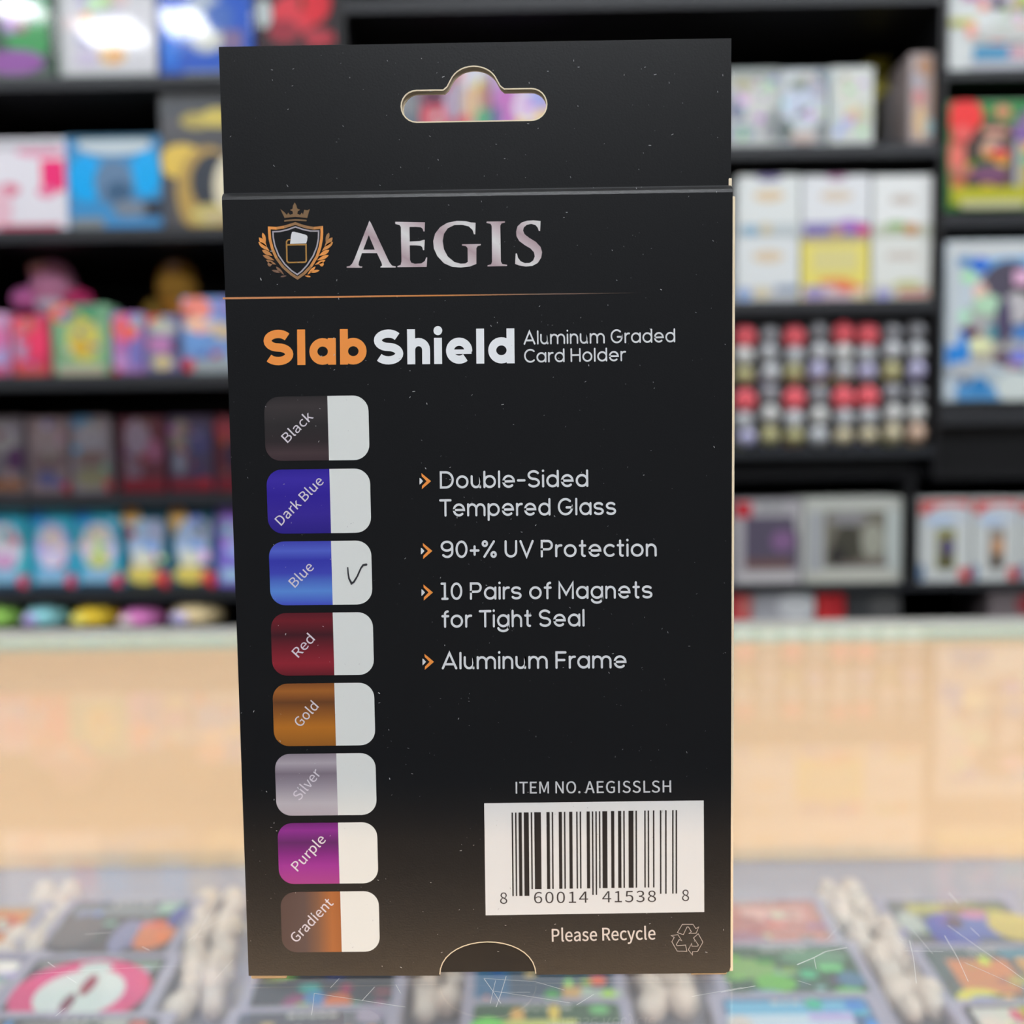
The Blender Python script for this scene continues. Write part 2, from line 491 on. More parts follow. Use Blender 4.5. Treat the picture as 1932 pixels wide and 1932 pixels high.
card(1852, 1776, 'trading card with an orange panel and a yellow streak, middle of the right column', (66, 84, 84), [('r', .35, .78, .45, .26, (205, 125, 70)), ('e', .2, .62, .34, .14, (220, 205, 60)), ('e', .7, .85, .14, .2, (205, 150, 70)), ('e', .9, .8, .3, .4, (205, 75, 60)), ('e', .62, .6, .2, .24, (90, 150, 175)), ('r', .75, .94, .4, .06, (60, 130, 150)), ('e', .4, .55, .3, .12, (170, 90, 90))])
card(1938, 1880, 'trading card with pink and yellow title, nearest at the right photo edge', (58, 60, 64), [('r', .5, .93, .9, .1, (200, 195, 190)), ('e', .36, .93, .14, .09, (205, 40, 110)), ('r', .62, .94, .5, .07, (190, 175, 40)), ('e', .14, .84, .2, .15, (215, 200, 190)), ('e', .4, .8, .26, .14, (215, 215, 60)), ('e', .65, .82, .22, .14, (215, 120, 90)), ('r', .5, .62, .9, .2, (200, 190, 185))])

SHELL = mat('divider_shell', (214, 198, 188), 0.6, 0.3)


def divider(pts, label, sz=0.0062):
    a = PZ(pts[0][0], pts[0][1], ZS)
    t0 = (a.x, a.y, ZS)
    bm = bmesh.new()
    for (x0, y0), (x1, y1) in zip(pts, pts[1:]):
        p, q = PZ(x0, y0, ZS), PZ(x1, y1, ZS)
        k = max(1, int((q - p).length / 0.0062))
        for i in range(k):
            c = p.lerp(q, i / k)
            for off in (-0.0075, 0.0065):
                h = sz * R.uniform(0.8, 1.35)
                add_ellipsoid(bm, (c.x - a.x + off + R.uniform(-.003, .003), c.y - a.y + R.uniform(-.002, .002), h), (sz * R.uniform(.8, 1.25), sz * R.uniform(1.0, 1.7), h), seg=10)
    o = finish(bm, 'shell_garland', SHELL, None, True)
    o.location = (t0[0], t0[1], ZS + 0.0004)
    o['label'] = label
    o['category'] = 'garland'
    o['group'] = 'pale garlands between the card columns'


divider([(112, 1712), (60, 1800), (-10, 1925)], 'pale lumpy garland between the two leftmost card columns')
divider([(425, 1712), (400, 1800), (372, 1940)], 'pale lumpy garland left of the black box corner')
divider([(845, 1800), (822, 1940)], 'pale lumpy garland under the black box beside its thumb notch')
divider([(1240, 1800), (1262, 1940)], 'pale lumpy garland under the right foot of the black box')
divider([(1590, 1710), (1640, 1780), (1720, 1890), (1750, 1945)], 'pale lumpy garland right of the light blue card')

# ------------------------------------------------------------------ shelving behind the counter
YS = 1.14
YP = 1.152
DEP = 0.34
zat = lambda x, y: P(x, y, YS).z
xat = lambda px, py=600: P(px, py, YS).x
unit = thing('shelving_unit', 'tall black shelving unit full of boxed goods behind the counter', 'shelving unit', (0, YS + DEP / 2, ZF))
UOFF = Vector((0, -(YS + DEP / 2), -ZF))


def upart(name, lo, hi, m, bevel=0.0):
    o = box_obj(name, lo, hi, m, unit, bevel)
    o.location = UOFF
    return o


X0, X1, X2, X3, X4, X5 = xat(-130), xat(648), xat(664), xat(1766), xat(1777), xat(2070)
ZTOP = 1.25
for a, b in ((X0 - 0.014, X0), (X1, X2), (X3, X4), (X5, X5 + 0.014)):
    upart('upright', (a + 0.0004, YS, zat(1770, 905) if a == X3 else ZF), (b - 0.0004, YS + DEP, ZTOP), BLACK_LAM)
upart('back_panel', (X0 - 0.014, YS + DEP + 0.0004, ZF), (X5 + 0.014, YS + DEP + 0.012, ZTOP), BLACK_LAM)
upart('top_board', (X0 - 0.014, YS, ZTOP + 0.0004), (X5 + 0.014, YS + DEP, ZTOP + 0.02), BLACK_LAM)
SH = {}


def board(key, xa, xb, xr, y0, y1):
    zt_, zb_ = zat(xr, y0), zat(xr, y1)
    o = upart('shelf_board', (xa + 0.0005, YS + 0.001, zb_), (xb - 0.0005, YS + DEP - 0.0005, zt_), BLACK_LAM)
    e = box_obj('edge_band', (xa + 0.0005, YS - 0.0005, zb_), (xb - 0.0005, YS + 0.0008, zt_), EDGE_LAM, o)
    SH[key] = zt_


for k, y0, y1 in (('A', 143, 166), ('B', 430, 454), ('C', 707, 733), ('D', 934, 956), ('E', 1114, 1134), ('F', 1196, 1220)):
    board(k, X0, X1, 200, y0, y1)
for k, y0, y1 in (('T', -14, 8), ('R1', 272, 296), ('R2', 566, 591), ('R3', 845, 862)):
    board(k, X2, X3, 1550, y0, y1)
board('R4', X2, X5, 1550, 1104, 1114)
board('R5', X2, X5, 1550, 1186, 1210)
for k, y0, y1 in (('S1', 131, 148), ('S2', 398, 427), ('S3', 757, 800)):
    board(k, X4, X5, 1860, y0, y1)
upart('fascia', (X2 + 0.0005, YS + 0.03, zat(1550, 905)), (X3 - 0.0005, YS + 0.045, zat(1550, 862.5)), BLACK_LAM)
upart('fascia', (X4 + 0.0005, YS + 0.03, zat(1860, 905)), (X5 - 0.0005, YS + 0.045, zat(1860, 800.5)), BLACK_LAM)
xd = P(1720, 1000, YS).x
upart('divider', (xd - 0.005, YS + 0.002, SH['R4'] + 0.0004), (xd + 0.005, YS + DEP - 0.001, zat(1550, 906)), BLACK_LAM)

CLEAR = clear_mat('clear_plastic', (0.96, 0.97, 0.97, 1), 0.06, 1.0)


LIM = {k: (X0, X1) for k in 'ABCDEF'}
LIM.update({k: (X2, X3) for k in ('R1', 'R2', 'R3')})
LIM.update({k: (X4, X5) for k in ('S1', 'S2', 'S3')})


def front_print(bm, x0, z0, w_, h_, art, y):
    for k, (sh, cx, cz, ww, hh, rgb) in enumerate(art):
        x, z = x0 + w_ * cx, z0 + h_ * cz
        a, d = w_ * ww / 2, h_ * hh / 2
        c = ellipse(x, z, a, d, 20) if sh == 'e' else [(x - a, z - d), (x + a, z - d), (x + a, z + d), (x - a, z + d)]
        c = [(min(max(p, x0 + 0.0006), x0 + w_ - 0.0006), min(max(q, z0 + 0.0006), z0 + h_ - 0.0006)) for p, q in c]
        tess(bm, [c], lambda p, q, k=k: (p, y - 0.00008 * (k + 1), q), 0, rgb)


def pack(name, label, cat, rect, shelf, base, art, group=None, depth=0.10, Y=YP, m=None, bevel=0.0015, clear=False, lift=0.0, busy=0, top=None, panel=None):
    """a carton on a shelf: body with folded edges, printed front, optional clear sleeve."""
    x0, y0, x1, y1 = rect
    zb = (SH[shelf] if isinstance(shelf, str) else shelf) + 0.0002 + lift
    pl, pr_ = P(x0, (y0 + y1) / 2, Y), P(x1, (y0 + y1) / 2, Y)
    zt_ = P((x0 + x1) / 2, y0, Y).z
    lo, hi = LIM.get(shelf if isinstance(shelf, str) else 'R2', (X0, X5))
    if shelf == 'R4':
        lo, hi = (X2, xd - 0.0055) if x0 < 1715 else (xd + 0.0055, X5)
    pl.x, pr_.x = max(pl.x, lo + 0.0025), min(pr_.x, hi - 0.0025)
    w_, h_ = pr_.x - pl.x, zt_ - zb
    t = thing(name, label, cat, ((pl.x + pr_.x) / 2, Y + depth / 2, zb), group)
    bm = bmesh.new()
    fs = add_box(bm, (-w_ / 2, -depth / 2, 0), (w_ / 2, depth / 2, h_), bevel)
    paint(bm, bm.faces, base)
    if top:
        for f in bm.faces:
            if f.normal.z > 0.5:
                paint(bm, [f], top)
    m = m or PRINT
    finish(bm, 'carton', m, t)
    if busy:
        pal = [q[5] for q in art] + [base]
        ex = []
        for _ in range(busy):
            c0 = R.choice(pal)
            ex.append((R.choice('eer'), R.uniform(.08, .92), R.uniform(.12, .92), R.uniform(.06, .26), R.uniform(.04, .14), tuple(min(255, max(0, v + R.uniform(-40, 40))) for v in c0)))
        art = art[:len(art) // 2] + ex + art[len(art) // 2:]
    bm = bmesh.new()
    front_print(bm, -w_ / 2, 0, w_, h_, art, -depth / 2)
    finish(bm, 'front_print', m, t)
    if clear:
        bm = bmesh.new()
        e = 0.0012
        add_box(bm, (-w_ / 2 - e, -depth / 2 - 0.003, 0), (w_ / 2 + e, depth / 2 + e, h_ + e), 0.002)
        finish(bm, 'clear_sleeve', CLEAR, t)
    return t, zb + h_, w_


r_, e_ = 'r', 'e'
# left bay, shelf A
pack('boxed_figure', 'green and violet box on the top left shelf, cut by the photo edge', 'boxed figure', (-92, -140, 99, 138), 'A', (62, 92, 74), [(e_, .75, .35, .5, .45, (64, 156, 88)), (e_, .8, .55, .4, .3, (120, 180, 140)), (e_, .55, .5, .3, .3, (84, 84, 96)), (e_, .6, .12, .6, .16, (150, 90, 165)), (e_, .85, .85, .3, .2, (190, 150, 200)), (r_, .5, .02, .95, .04, (120, 125, 122)), (r_, .97, .5, .05, .9, (40, 70, 50))], depth=.11, clear=True, busy=8)
pack('boxed_figure', 'white box with pastel marks on the top left shelf beside the blue box', 'boxed figure', (106, -140, 290, 138), 'A', (214, 213, 218), [(e_, .45, .55, .5, .3, (192, 186, 212)), (e_, .5, .52, .2, .14, (188, 214, 160)), (e_, .65, .54, .2, .12, (222, 196, 194)), (e_, .55, .16, .3, .14, (232, 196, 140)), (e_, .58, .15, .12, .1, (232, 170, 100)), (e_, .3, .14, .25, .12, (208, 198, 222)), (r_, .04, .5, .06, 1, (180, 186, 184)), (r_, .5, .02, .95, .03, (176, 182, 178))], depth=.11, clear=True, busy=8)
pack('boxed_figure', 'blue box with a cream shape on the top left shelf', 'boxed figure', (298, -140, 474, 138), 'A', (40, 92, 196), [(e_, .5, .36, .5, .4, (176, 188, 205)), (e_, .55, .28, .36, .2, (205, 208, 200)), (e_, .65, .4, .3, .2, (70, 110, 190)), (e_, .4, .9, .7, .4, (92, 96, 110)), (e_, .8, .85, .4, .3, (190, 185, 182)), (r_, .6, .02, .7, .04, (140, 150, 160)), (e_, .12, .2, .2, .3, (42, 120, 225))], depth=.11, clear=True, busy=8)
pack('boxed_figure', 'dark box with red blotches beside the left upright', 'boxed figure', (482, -140, 632, 137), 'A', (58, 40, 46), [(e_, .5, .42, .6, .26, (222, 62, 76)), (e_, .75, .5, .4, .3, (226, 44, 60)), (e_, .35, .3, .4, .16, (160, 52, 66)), (e_, .8, .25, .4, .12, (190, 60, 74)), (e_, .1, .42, .2, .2, (190, 200, 202)), (e_, .5, .8, .7, .3, (180, 40, 54))], depth=.11, clear=True, busy=8)
# shelf B
pack('card_game_box', 'white box with a hot pink corner at the left end of the second shelf', 'card game box', (-62, 262, 125, 425), 'B', (224, 222, 230), [(e_, .75, .86, .5, .12, (226, 150, 180)), (r_, .87, .6, .24, .34, (238, 44, 118)), (e_, .8, .42, .2, .12, (228, 120, 160)), (e_, .42, .45, .22, .14, (214, 110, 140)), (e_, .3, .25, .3, .5, (226, 186, 200)), (r_, .62, .04, .6, .06, (196, 84, 112)), (r_, .5, .93, .9, .08, (188, 188, 194))], m=GLOSS)
pack('card_game_box', 'cyan and grey box in the middle of the second left shelf', 'card game box', (127, 256, 303, 426), 'B', (62, 142, 198), [(e_, .2, .55, .38, .5, (0, 166, 236)), (e_, .85, .6, .32, .5, (0, 168, 238)), (e_, .5, .5, .42, .5, (98, 128, 160)), (e_, .55, .4, .28, .24, (62, 96, 128)), (r_, .9, .2, .22, .22, (52, 56, 66)), (e_, .66, .22, .36, .2, (120, 132, 146)), (r_, .68, .06, .62, .14, (70, 140, 195)), (r_, .2, .06, .36, .14, (130, 138, 142)), (e_, .52, .9, .8, .22, (190, 204, 210)), (r_, .5, .98, .9, .05, (60, 110, 140))], m=GLOSS, top=(190, 205, 212))
pack('card_game_box', 'tall grey and gold box on the second left shelf beside the black box', 'card game box', (304, 176, 480, 427), 'B', (84, 84, 88), [(r_, .5, .9, .95, .16, (74, 78, 84)), (e_, .4, .8, .36, .12, (176, 160, 84)), (e_, .62, .82, .36, .14, (204, 186, 92)), (r_, .5, .68, .95, .07, (82, 84, 88)), (e_, .22, .5, .5, .26, (222, 190, 88)), (e_, .5, .26, .7, .7, (180, 150, 84)), (e_, .56, .34, .5, .44, (58, 64, 74)), (e_, .78, .3, .46, .5, (226, 218, 190)), (e_, .5, .1, .4, .16, (200, 186, 116)), (r_, .7, .08, .5, .07, (190, 176, 140))], m=GLOSS)
# shelf C
C_ = [
    ('pink and lavender pack at the left end of the third shelf', (-48, 590, 18, 704), (198, 150, 190), [(e_, .6, .6, .8, .4, (210, 110, 160)), (e_, .8, .3, .5, .3, (170, 150, 200)), (r_, .5, .1, .9, .14, (196, 90, 130))]),
    ('crimson pack with a coral top on the third left shelf', (22, 596, 92, 705), (206, 54, 92), [(e_, .4, .82, .7, .26, (236, 98, 98)), (e_, .25, .5, .36, .5, (180, 140, 176)), (e_, .75, .55, .5, .5, (236, 60, 104)), (r_, .5, .1, .9, .16, (196, 84, 82))]),
    ('green pack with a round yellow motif on the third left shelf', (96, 574, 208, 704), (116, 166, 130), [(e_, .2, .88, .4, .26, (240, 116, 86)), (e_, .55, .5, .8, .8, (140, 180, 130)), (e_, .55, .5, .55, .6, (206, 196, 92)), (e_, .5, .4, .3, .2, (214, 172, 60)), (e_, .5, .6, .12, .12, (120, 130, 150)), (r_, .5, .08, .8, .14, (176, 172, 150)), (e_, .6, .95, .4, .1, (60, 150, 120))]),
    ('coral topped violet pack on the third left shelf', (210, 590, 272, 704), (172, 126, 190), [(e_, .45, .75, .8, .44, (236, 104, 92)), (e_, .8, .85, .4, .2, (150, 186, 180)), (e_, .75, .35, .5, .5, (122, 116, 186)), (e_, .3, .2, .4, .3, (190, 140, 196)), (e_, .1, .06, .3, .1, (190, 60, 80))]),
    ('small pack with a pink band and yellow spot on the third left shelf', (274, 594, 338, 704), (120, 122, 160), [(e_, .3, .9, .5, .2, (224, 80, 66)), (e_, .55, .78, .8, .2, (190, 190, 180)), (e_, .45, .5, .7, .3, (186, 126, 178)), (e_, .5, .2, .6, .24, (206, 190, 140)), (e_, .9, .5, .2, .3, (60, 60, 100))]),
    ('coral and sky blue pack on the third left shelf against the black box', (342, 560, 440, 704), (120, 156, 212), [(e_, .3, .84, .6, .34, (240, 142, 128)), (e_, .4, .64, .7, .2, (236, 200, 170)), (e_, .85, .86, .4, .3, (136, 144, 206)), (e_, .85, .55, .5, .2, (206, 186, 150)), (e_, .3, .4, .5, .26, (110, 156, 216)), (r_, .6, .1, .8, .18, (150, 160, 164)), (e_, .12, .12, .24, .18, (196, 50, 62))]),
]
for lb, rc, bs, ar in C_:
    pack('toy_pack', lb, 'toy pack', rc, 'C', bs, ar, 'toy packs on the third left shelf', depth=.044, busy=10, bevel=.004)


def plush(label, px, ytop, shelf, wpx, body, parts):
    zb = SH[shelf] + 0.0003
    Y = YP + 0.088
    p = P(px, ytop, Y)
    h = p.z - zb
    wd = wpx / F * (Y - CAM.y)
    bm = bmesh.new()
    add_ellipsoid(bm, (0, 0, h * .34), (wd * .36, wd * .3, h * .34), body)
    add_ellipsoid(bm, (0, -0.01, h * .76), (wd * .28, wd * .24, h * .24), body)
    for cx, cz, rx, rz, rgb in parts:
        add_ellipsoid(bm, (cx * wd, -wd * .16, cz * h), (rx * wd, wd * .14, rz * h), rgb, 12)
    o = finish(bm, 'plush_toy', PLUSH, None, True)
    o.location = (p.x, Y, zb)
    o['label'] = label
    o['category'] = 'plush toy'
    return o


plush('pink and grey plush toy behind the packs on the third left shelf', 105, 490, 'C', 150, (196, 132, 168), [(-.3, .66, .2, .1, (196, 110, 170)), (.0, .62, .2, .1, (206, 204, 224)), (.34, .62, .2, .12, (196, 56, 110)), (-.1, .9, .16, .07, (190, 140, 140))])
plush('golden brown plush toy behind the packs on the third left shelf', 338, 490, 'C', 140, (150, 112, 46), [(-.3, .5, .18, .16, (120, 96, 40)), (.3, .52, .18, .14, (150, 110, 40)), (0, .9, .14, .08, (150, 120, 100)), (0, .62, .2, .14, (170, 116, 44))])
# shelf D: printed colours darkened, shade of the shelf above put into them
D_ = [
    ('dim grey and violet figure pack at the left end of the fourth shelf', (-30, 784, 45, 930), (120, 112, 120), [(e_, .5, .7, .7, .4, (152, 147, 148)), (e_, .8, .45, .5, .3, (88, 52, 92)), (r_, .5, .12, .9, .14, (144, 96, 64))]),
    ('mauve grey figure pack with a blue spot on the fourth left shelf', (53, 786, 130, 930), (131, 112, 116), [(e_, .5, .7, .8, .4, (145, 128, 131)), (e_, .5, .42, .6, .2, (112, 88, 89)), (e_, .45, .2, .5, .22, (88, 89, 132)), (e_, .95, .08, .3, .14, (156, 19, 27))]),
    ('figure pack with a blue top corner on the fourth left shelf', (134, 784, 210, 930), (132, 121, 128), [(e_, .3, .92, .5, .22, (73, 120, 160)), (e_, .5, .72, .7, .36, (148, 142, 152)), (e_, .5, .45, .7, .2, (120, 96, 92)), (e_, .5, .2, .8, .26, (132, 126, 99)), (e_, .95, .1, .3, .16, (156, 19, 27))]),
    ('wine red figure pack with a pale shape on the fourth left shelf', (226, 786, 312, 930), (96, 48, 60), [(e_, .4, .72, .55, .5, (140, 123, 140)), (e_, .75, .55, .4, .3, (148, 88, 116)), (e_, .3, .3, .4, .3, (120, 96, 112)), (r_, .5, .1, .95, .16, (120, 25, 40))]),
    ('navy and tan figure pack on the fourth left shelf', (318, 784, 402, 930), (76, 64, 88), [(e_, .3, .72, .5, .44, (136, 124, 112)), (e_, .7, .66, .5, .4, (73, 72, 112)), (e_, .25, .38, .3, .3, (132, 132, 148)), (r_, .5, .1, .95, .16, (116, 28, 43)), (e_, .8, .12, .3, .14, (152, 24, 40))]),
    ('red edged figure pack on the fourth left shelf against the black box', (406, 782, 476, 930), (96, 40, 52), [(e_, .3, .8, .6, .3, (152, 56, 68)), (e_, .5, .5, .5, .4, (64, 48, 72)), (r_, .5, .1, .95, .16, (120, 28, 43))]),
]
for lb, rc, bs, ar in D_:
    pack('figure_pack', lb, 'figure pack', rc, 'D', bs, ar, 'figure packs on the fourth left shelf', depth=.05, Y=YP + .05, busy=8)
# shelf E
sea = lambda s: [(r_, .5, .85, .95, .3, (68, 196, 227)), (e_, .2, .88, .4, .2, (56, 159, 233)), (e_, .5, .52, .8, .6, s[0]), (e_, .5, .62, .5, .26, s[1]), (e_, .5, .35, .5, .2, s[2]), (r_, .45, .14, .7, .16, (148, 200, 233)), (r_, .5, .03, .95, .08, (34, 68, 91)), (e_, .94, .1, .36, .16, (234, 50, 95))]
star = [(e_, .22, .86, .44, .26, (245, 200, 125)), (e_, .22, .95, .34, .1, (227, 148, 34)), (e_, .5, .55, .75, .6, (189, 212, 245)), (e_, .75, .7, .4, .3, (189, 196, 227)), (e_, .6, .5, .3, .16, (125, 177, 245)), (e_, .45, .36, .5, .24, (234, 234, 216)), (e_, .45, .16, .75, .22, (239, 218, 109)), (e_, .85, .13, .4, .14, (245, 109, 86)), (e_, .98, .07, .34, .14, (234, 34, 52)), (r_, .4, .02, .7, .05, (56, 63, 52))]
E_ = [
    ('aqua figure pack with a pink spot at the left end of the fifth shelf', (-36, 958, 50, 1111), (79, 200, 216), sea([(227, 223, 239), (245, 234, 239), (223, 170, 216)])),
    ('aqua figure pack with a lilac motif on the fifth left shelf', (58, 958, 140, 1111), (66, 182, 216), sea([(200, 193, 245), (245, 225, 223), (234, 223, 245)])),
    ('aqua figure pack with a lime spot on the fifth left shelf', (144, 958, 228, 1111), (66, 182, 216), sea([(234, 216, 239), (245, 239, 212), (212, 223, 136)])),
    ('dark teal figure pack with orange corner, left of its twin on the fifth shelf', (232, 956, 316, 1111), (41, 104, 127), star),
    ('dark teal figure pack with orange corner, right of its twin on the fifth shelf', (320, 956, 404, 1111), (41, 104, 127), star),
    ('violet figure pack on the fifth left shelf against the black box', (409, 954, 490, 1111), (136, 118, 216), [(e_, .5, .6, .7, .5, (170, 189, 245)), (e_, .4, .9, .6, .2, (170, 125, 227)), (r_, .5, .15, .8, .16, (170, 205, 233)), (e_, .9, .1, .3, .16, (234, 45, 79))]),
]
for lb, rc, bs, ar in E_:
    pack('figure_pack', lb, 'figure pack', rc, 'E', bs, ar, 'figure packs on the fifth left shelf', depth=.05, Y=YP + .01, busy=8)
# shelf F: rounded soft toys above the counter edge, colours brightened to look lit
for lb, xa, xb, yt, c1, c2 in [
    ('round lime and pink soft toy at the far left, just above the counter edge', -20, 60, 1130, (168, 224, 107), (230, 179, 168)),
    ('round aqua soft toy just above the counter edge', 62, 147, 1130, (156, 224, 230), (185, 168, 224)),
    ('round yellow soft toy just above the counter edge', 150, 238, 1132, (245, 208, 67), (235, 224, 112)),
    ('pink and pale soft toy just above the counter edge', 236, 322, 1138, (230, 134, 201), (219, 201, 201)),
    ('beige and lilac soft toy just above the counter edge beside the black box', 330, 430, 1128, (235, 212, 163), (197, 188, 230))]:
    zb = SH['F'] + 0.0003
    a, b2, c = P(xa, 1165, YP + .04), P(xb, 1165, YP + .04), P((xa + xb) / 2, yt, YP + .04)
    h, wd = c.z - zb, b2.x - a.x
    t = thing('soft_toy', lb, 'soft toy', ((a.x + b2.x) / 2, YP + .03, zb), 'round soft toys above the counter edge')
    bm = bmesh.new()
    add_ellipsoid(bm, (0, 0, h * .5), (wd * .5, .045, h * .5), c1)
    finish(bm, 'body', PLUSH, t, True)
    bm = bmesh.new()
    add_ellipsoid(bm, (-wd * .16, -.012, h * .46), (wd * .28, .04, h * .3), c2)
    finish(bm, 'face_patch', PLUSH, t, True)

# middle bay, shelf R1 (some of it only seen through the hang hole)
H_ = [
    ('grey figure box seen at the left end of the hang hole', (688, 118, 790, 270), (136, 140, 146), [(e_, .6, .8, .6, .3, (92, 106, 120)), (e_, .8, .3, .4, .3, (104, 116, 130))]),
    ('red and plum figure box seen through the left half of the hang hole', (793, 118, 858, 270), (170, 120, 140), [(e_, .45, .4, .9, .36, (214, 92, 108)), (e_, .4, .62, .7, .2, (104, 62, 84)), (e_, .9, .55, .4, .4, (186, 170, 196))]),
    ('pale figure box with a sandy patch seen through the middle of the hang hole', (861, 105, 925, 270), (190, 182, 196), [(e_, .5, .8, .8, .3, (206, 208, 220)), (e_, .1, .82, .3, .16, (226, 150, 160)), (e_, .5, .5, .6, .4, (214, 180, 146)), (e_, .85, .55, .3, .4, (180, 130, 124)), (e_, .2, .32, .4, .16, (214, 100, 106)), (e_, .8, .33, .5, .26, (96, 172, 134))]),
    ('lilac figure box with a yellow corner seen at the right end of the hang hole', (928, 118, 1060, 270), (190, 160, 206), [(e_, .2, .45, .4, .6, (192, 120, 190)), (e_, .5, .5, .4, .4, (222, 210, 228)), (e_, .68, .62, .3, .26, (166, 170, 226)), (e_, .76, .36, .34, .2, (236, 206, 140)), (e_, .05, .36, .16, .3, (110, 116, 166))]),
]
for lb, rc, bs, ar in H_:
    pack('boxed_figure', lb, 'boxed figure', rc, 'R1', bs, ar, 'figure boxes behind the hang hole', busy=6, depth=.09)
R1_ = [
    ('white and grey card box next to the hang tab on the upper right shelf', (1372, 130, 1470, 270), (204, 208, 206), [(e_, .2, .5, .35, .3, (128, 132, 160)), (e_, .6, .55, .5, .6, (214, 216, 212)), (e_, .3, .2, .5, .2, (150, 166, 182)), (e_, .9, .3, .3, .4, (150, 156, 158)), (e_, .3, .8, .4, .16, (196, 192, 164)), (r_, .5, .95, .95, .1, (176, 184, 182))]),
    ('pale icy card box with dark lower corner on the upper right shelf', (1472, 130, 1560, 270), (206, 212, 216), [(e_, .45, .55, .8, .5, (206, 216, 236)), (e_, .1, .22, .3, .3, (112, 122, 126)), (e_, .8, .75, .4, .3, (180, 184, 206)), (e_, .5, .12, .6, .16, (204, 186, 180)), (e_, .9, .2, .3, .26, (140, 146, 150)), (e_, .4, .8, .4, .14, (150, 160, 150))]),
    ('clean white card box with a small orange mark on the upper right shelf', (1564, 126, 1648, 270), (216, 220, 216), [(e_, .4, .7, .6, .4, (222, 222, 212)), (e_, .5, .36, .34, .2, (224, 190, 150)), (e_, .8, .4, .3, .3, (206, 210, 186)), (r_, .06, .6, .08, .7, (190, 206, 212))]),
]
for lb, rc, bs, ar in R1_:
    pack('card_box', lb, 'card box', rc, 'R1', bs, ar, 'card boxes on the upper right shelf', busy=14, depth=.08, clear=True)
pack('card_box', 'narrow olive yellow box standing behind the white card box', 'card box', (1636, 108, 1680, 270), 'R1', (150, 140, 50), [(e_, .5, .7, .7, .5, (170, 158, 50)), (e_, .5, .2, .8, .3, (120, 100, 60))], depth=.05, Y=YP + .12)
pack('boxed_figure', 'grey see-through figure box near the right upright of the upper shelf', 'boxed figure', (1678, 165, 1714, 270), 'R1', (140, 136, 140), [(e_, .4, .6, .6, .4, (186, 182, 184)), (e_, .6, .25, .6, .3, (90, 84, 90))], depth=.08, Y=YP + .06)
pack('boxed_figure', 'tall pink and orange figure box against the right upright of the upper shelf', 'boxed figure', (1716, 100, 1772, 270), 'R1', (176, 160, 158), [(e_, .6, .85, .6, .22, (184, 140, 110)), (e_, .3, .7, .4, .2, (176, 172, 184)), (e_, .4, .52, .5, .2, (206, 140, 140)), (e_, .45, .26, .5, .36, (222, 186, 140)), (e_, .8, .2, .4, .2, (170, 196, 200)), (e_, .9, .5, .2, .5, (186, 156, 140))], depth=.08, clear=True)
# shelf R2: two tiers of three white boxes
cols = [(1390, 1508), (1512, 1640), (1645, 1764)]
low = [
    ('white collector box with a blue foot, lower left of the six on the right shelf', (216, 222, 224), [(e_, .5, .7, .5, .2, (214, 196, 168)), (r_, .5, .12, .95, .24, (196, 200, 204)), (e_, .12, .12, .26, .2, (140, 166, 210)), (e_, .4, .14, .3, .2, (206, 198, 170)), (r_, .8, .2, .36, .1, (120, 140, 166))]),
    ('yellow fronted collector box, the only yellow one of the six', (226, 214, 110), [(r_, .5, .64, .66, .36, (214, 206, 140)), (e_, .5, .3, .5, .12, (222, 140, 90)), (r_, .5, .12, .95, .24, (200, 180, 190)), (e_, .2, .14, .3, .2, (150, 140, 190)), (e_, .7, .2, .4, .14, (226, 120, 86)), (e_, .85, .1, .25, .16, (220, 206, 170)), (r_, .5, .96, .95, .08, (190, 180, 150))]),
    ('white collector box with a red and green foot, lower right of the six', (218, 222, 218), [(r_, .5, .7, .5, .12, (198, 190, 182)), (r_, .5, .12, .95, .24, (196, 196, 180)), (e_, .6, .24, .5, .14, (186, 190, 130)), (e_, .2, .1, .3, .18, (160, 160, 210)), (r_, .7, .1, .5, .1, (196, 130, 130))]),
]
high = [
    ('white collector box with a teal foot, upper left of the six on the right shelf', (218, 224, 224), [(e_, .5, .66, .5, .2, (216, 196, 164)), (e_, .5, .95, .4, .1, (120, 110, 160)), (r_, .5, .1, .95, .2, (186, 196, 200)), (e_, .2, .1, .3, .18, (140, 176, 200)), (e_, .45, .12, .2, .2, (200, 190, 160))]),
    ('white collector box with a purple and magenta foot, upper middle of the six', (220, 224, 228), [(e_, .5, .66, .5, .2, (212, 200, 184)), (e_, .5, .96, .3, .08, (170, 110, 150)), (r_, .5, .12, .95, .22, (130, 120, 176)), (e_, .7, .18, .4, .18, (160, 110, 190)), (e_, .9, .1, .22, .18, (206, 70, 130)), (e_, .5, .08, .2, .14, (190, 150, 110))]),
    ('white collector box with a green and brown foot, upper right of the six', (224, 228, 228), [(e_, .5, .6, .45, .16, (196, 188, 180)), (r_, .5, .1, .95, .2, (190, 196, 180)), (e_, .4, .18, .4, .14, (140, 176, 110)), (e_, .65, .12, .26, .2, (190, 140, 90))]),
]
for (xa, xb), (lb, bs, ar), (lb2, bs2, ar2) in zip(cols, low, high):
    t, ztop, wd = pack('collector_box', lb, 'collector box', (xa, 447, xb, 563), 'R2', bs, ar, 'collector boxes in two tiers', depth=.08)
    pack('collector_box', lb2, 'collector box', (xa + 2, 330, xb + 2, 446), ztop + 0.0004, bs2, ar2, 'collector boxes in two tiers', depth=.08, Y=YP)
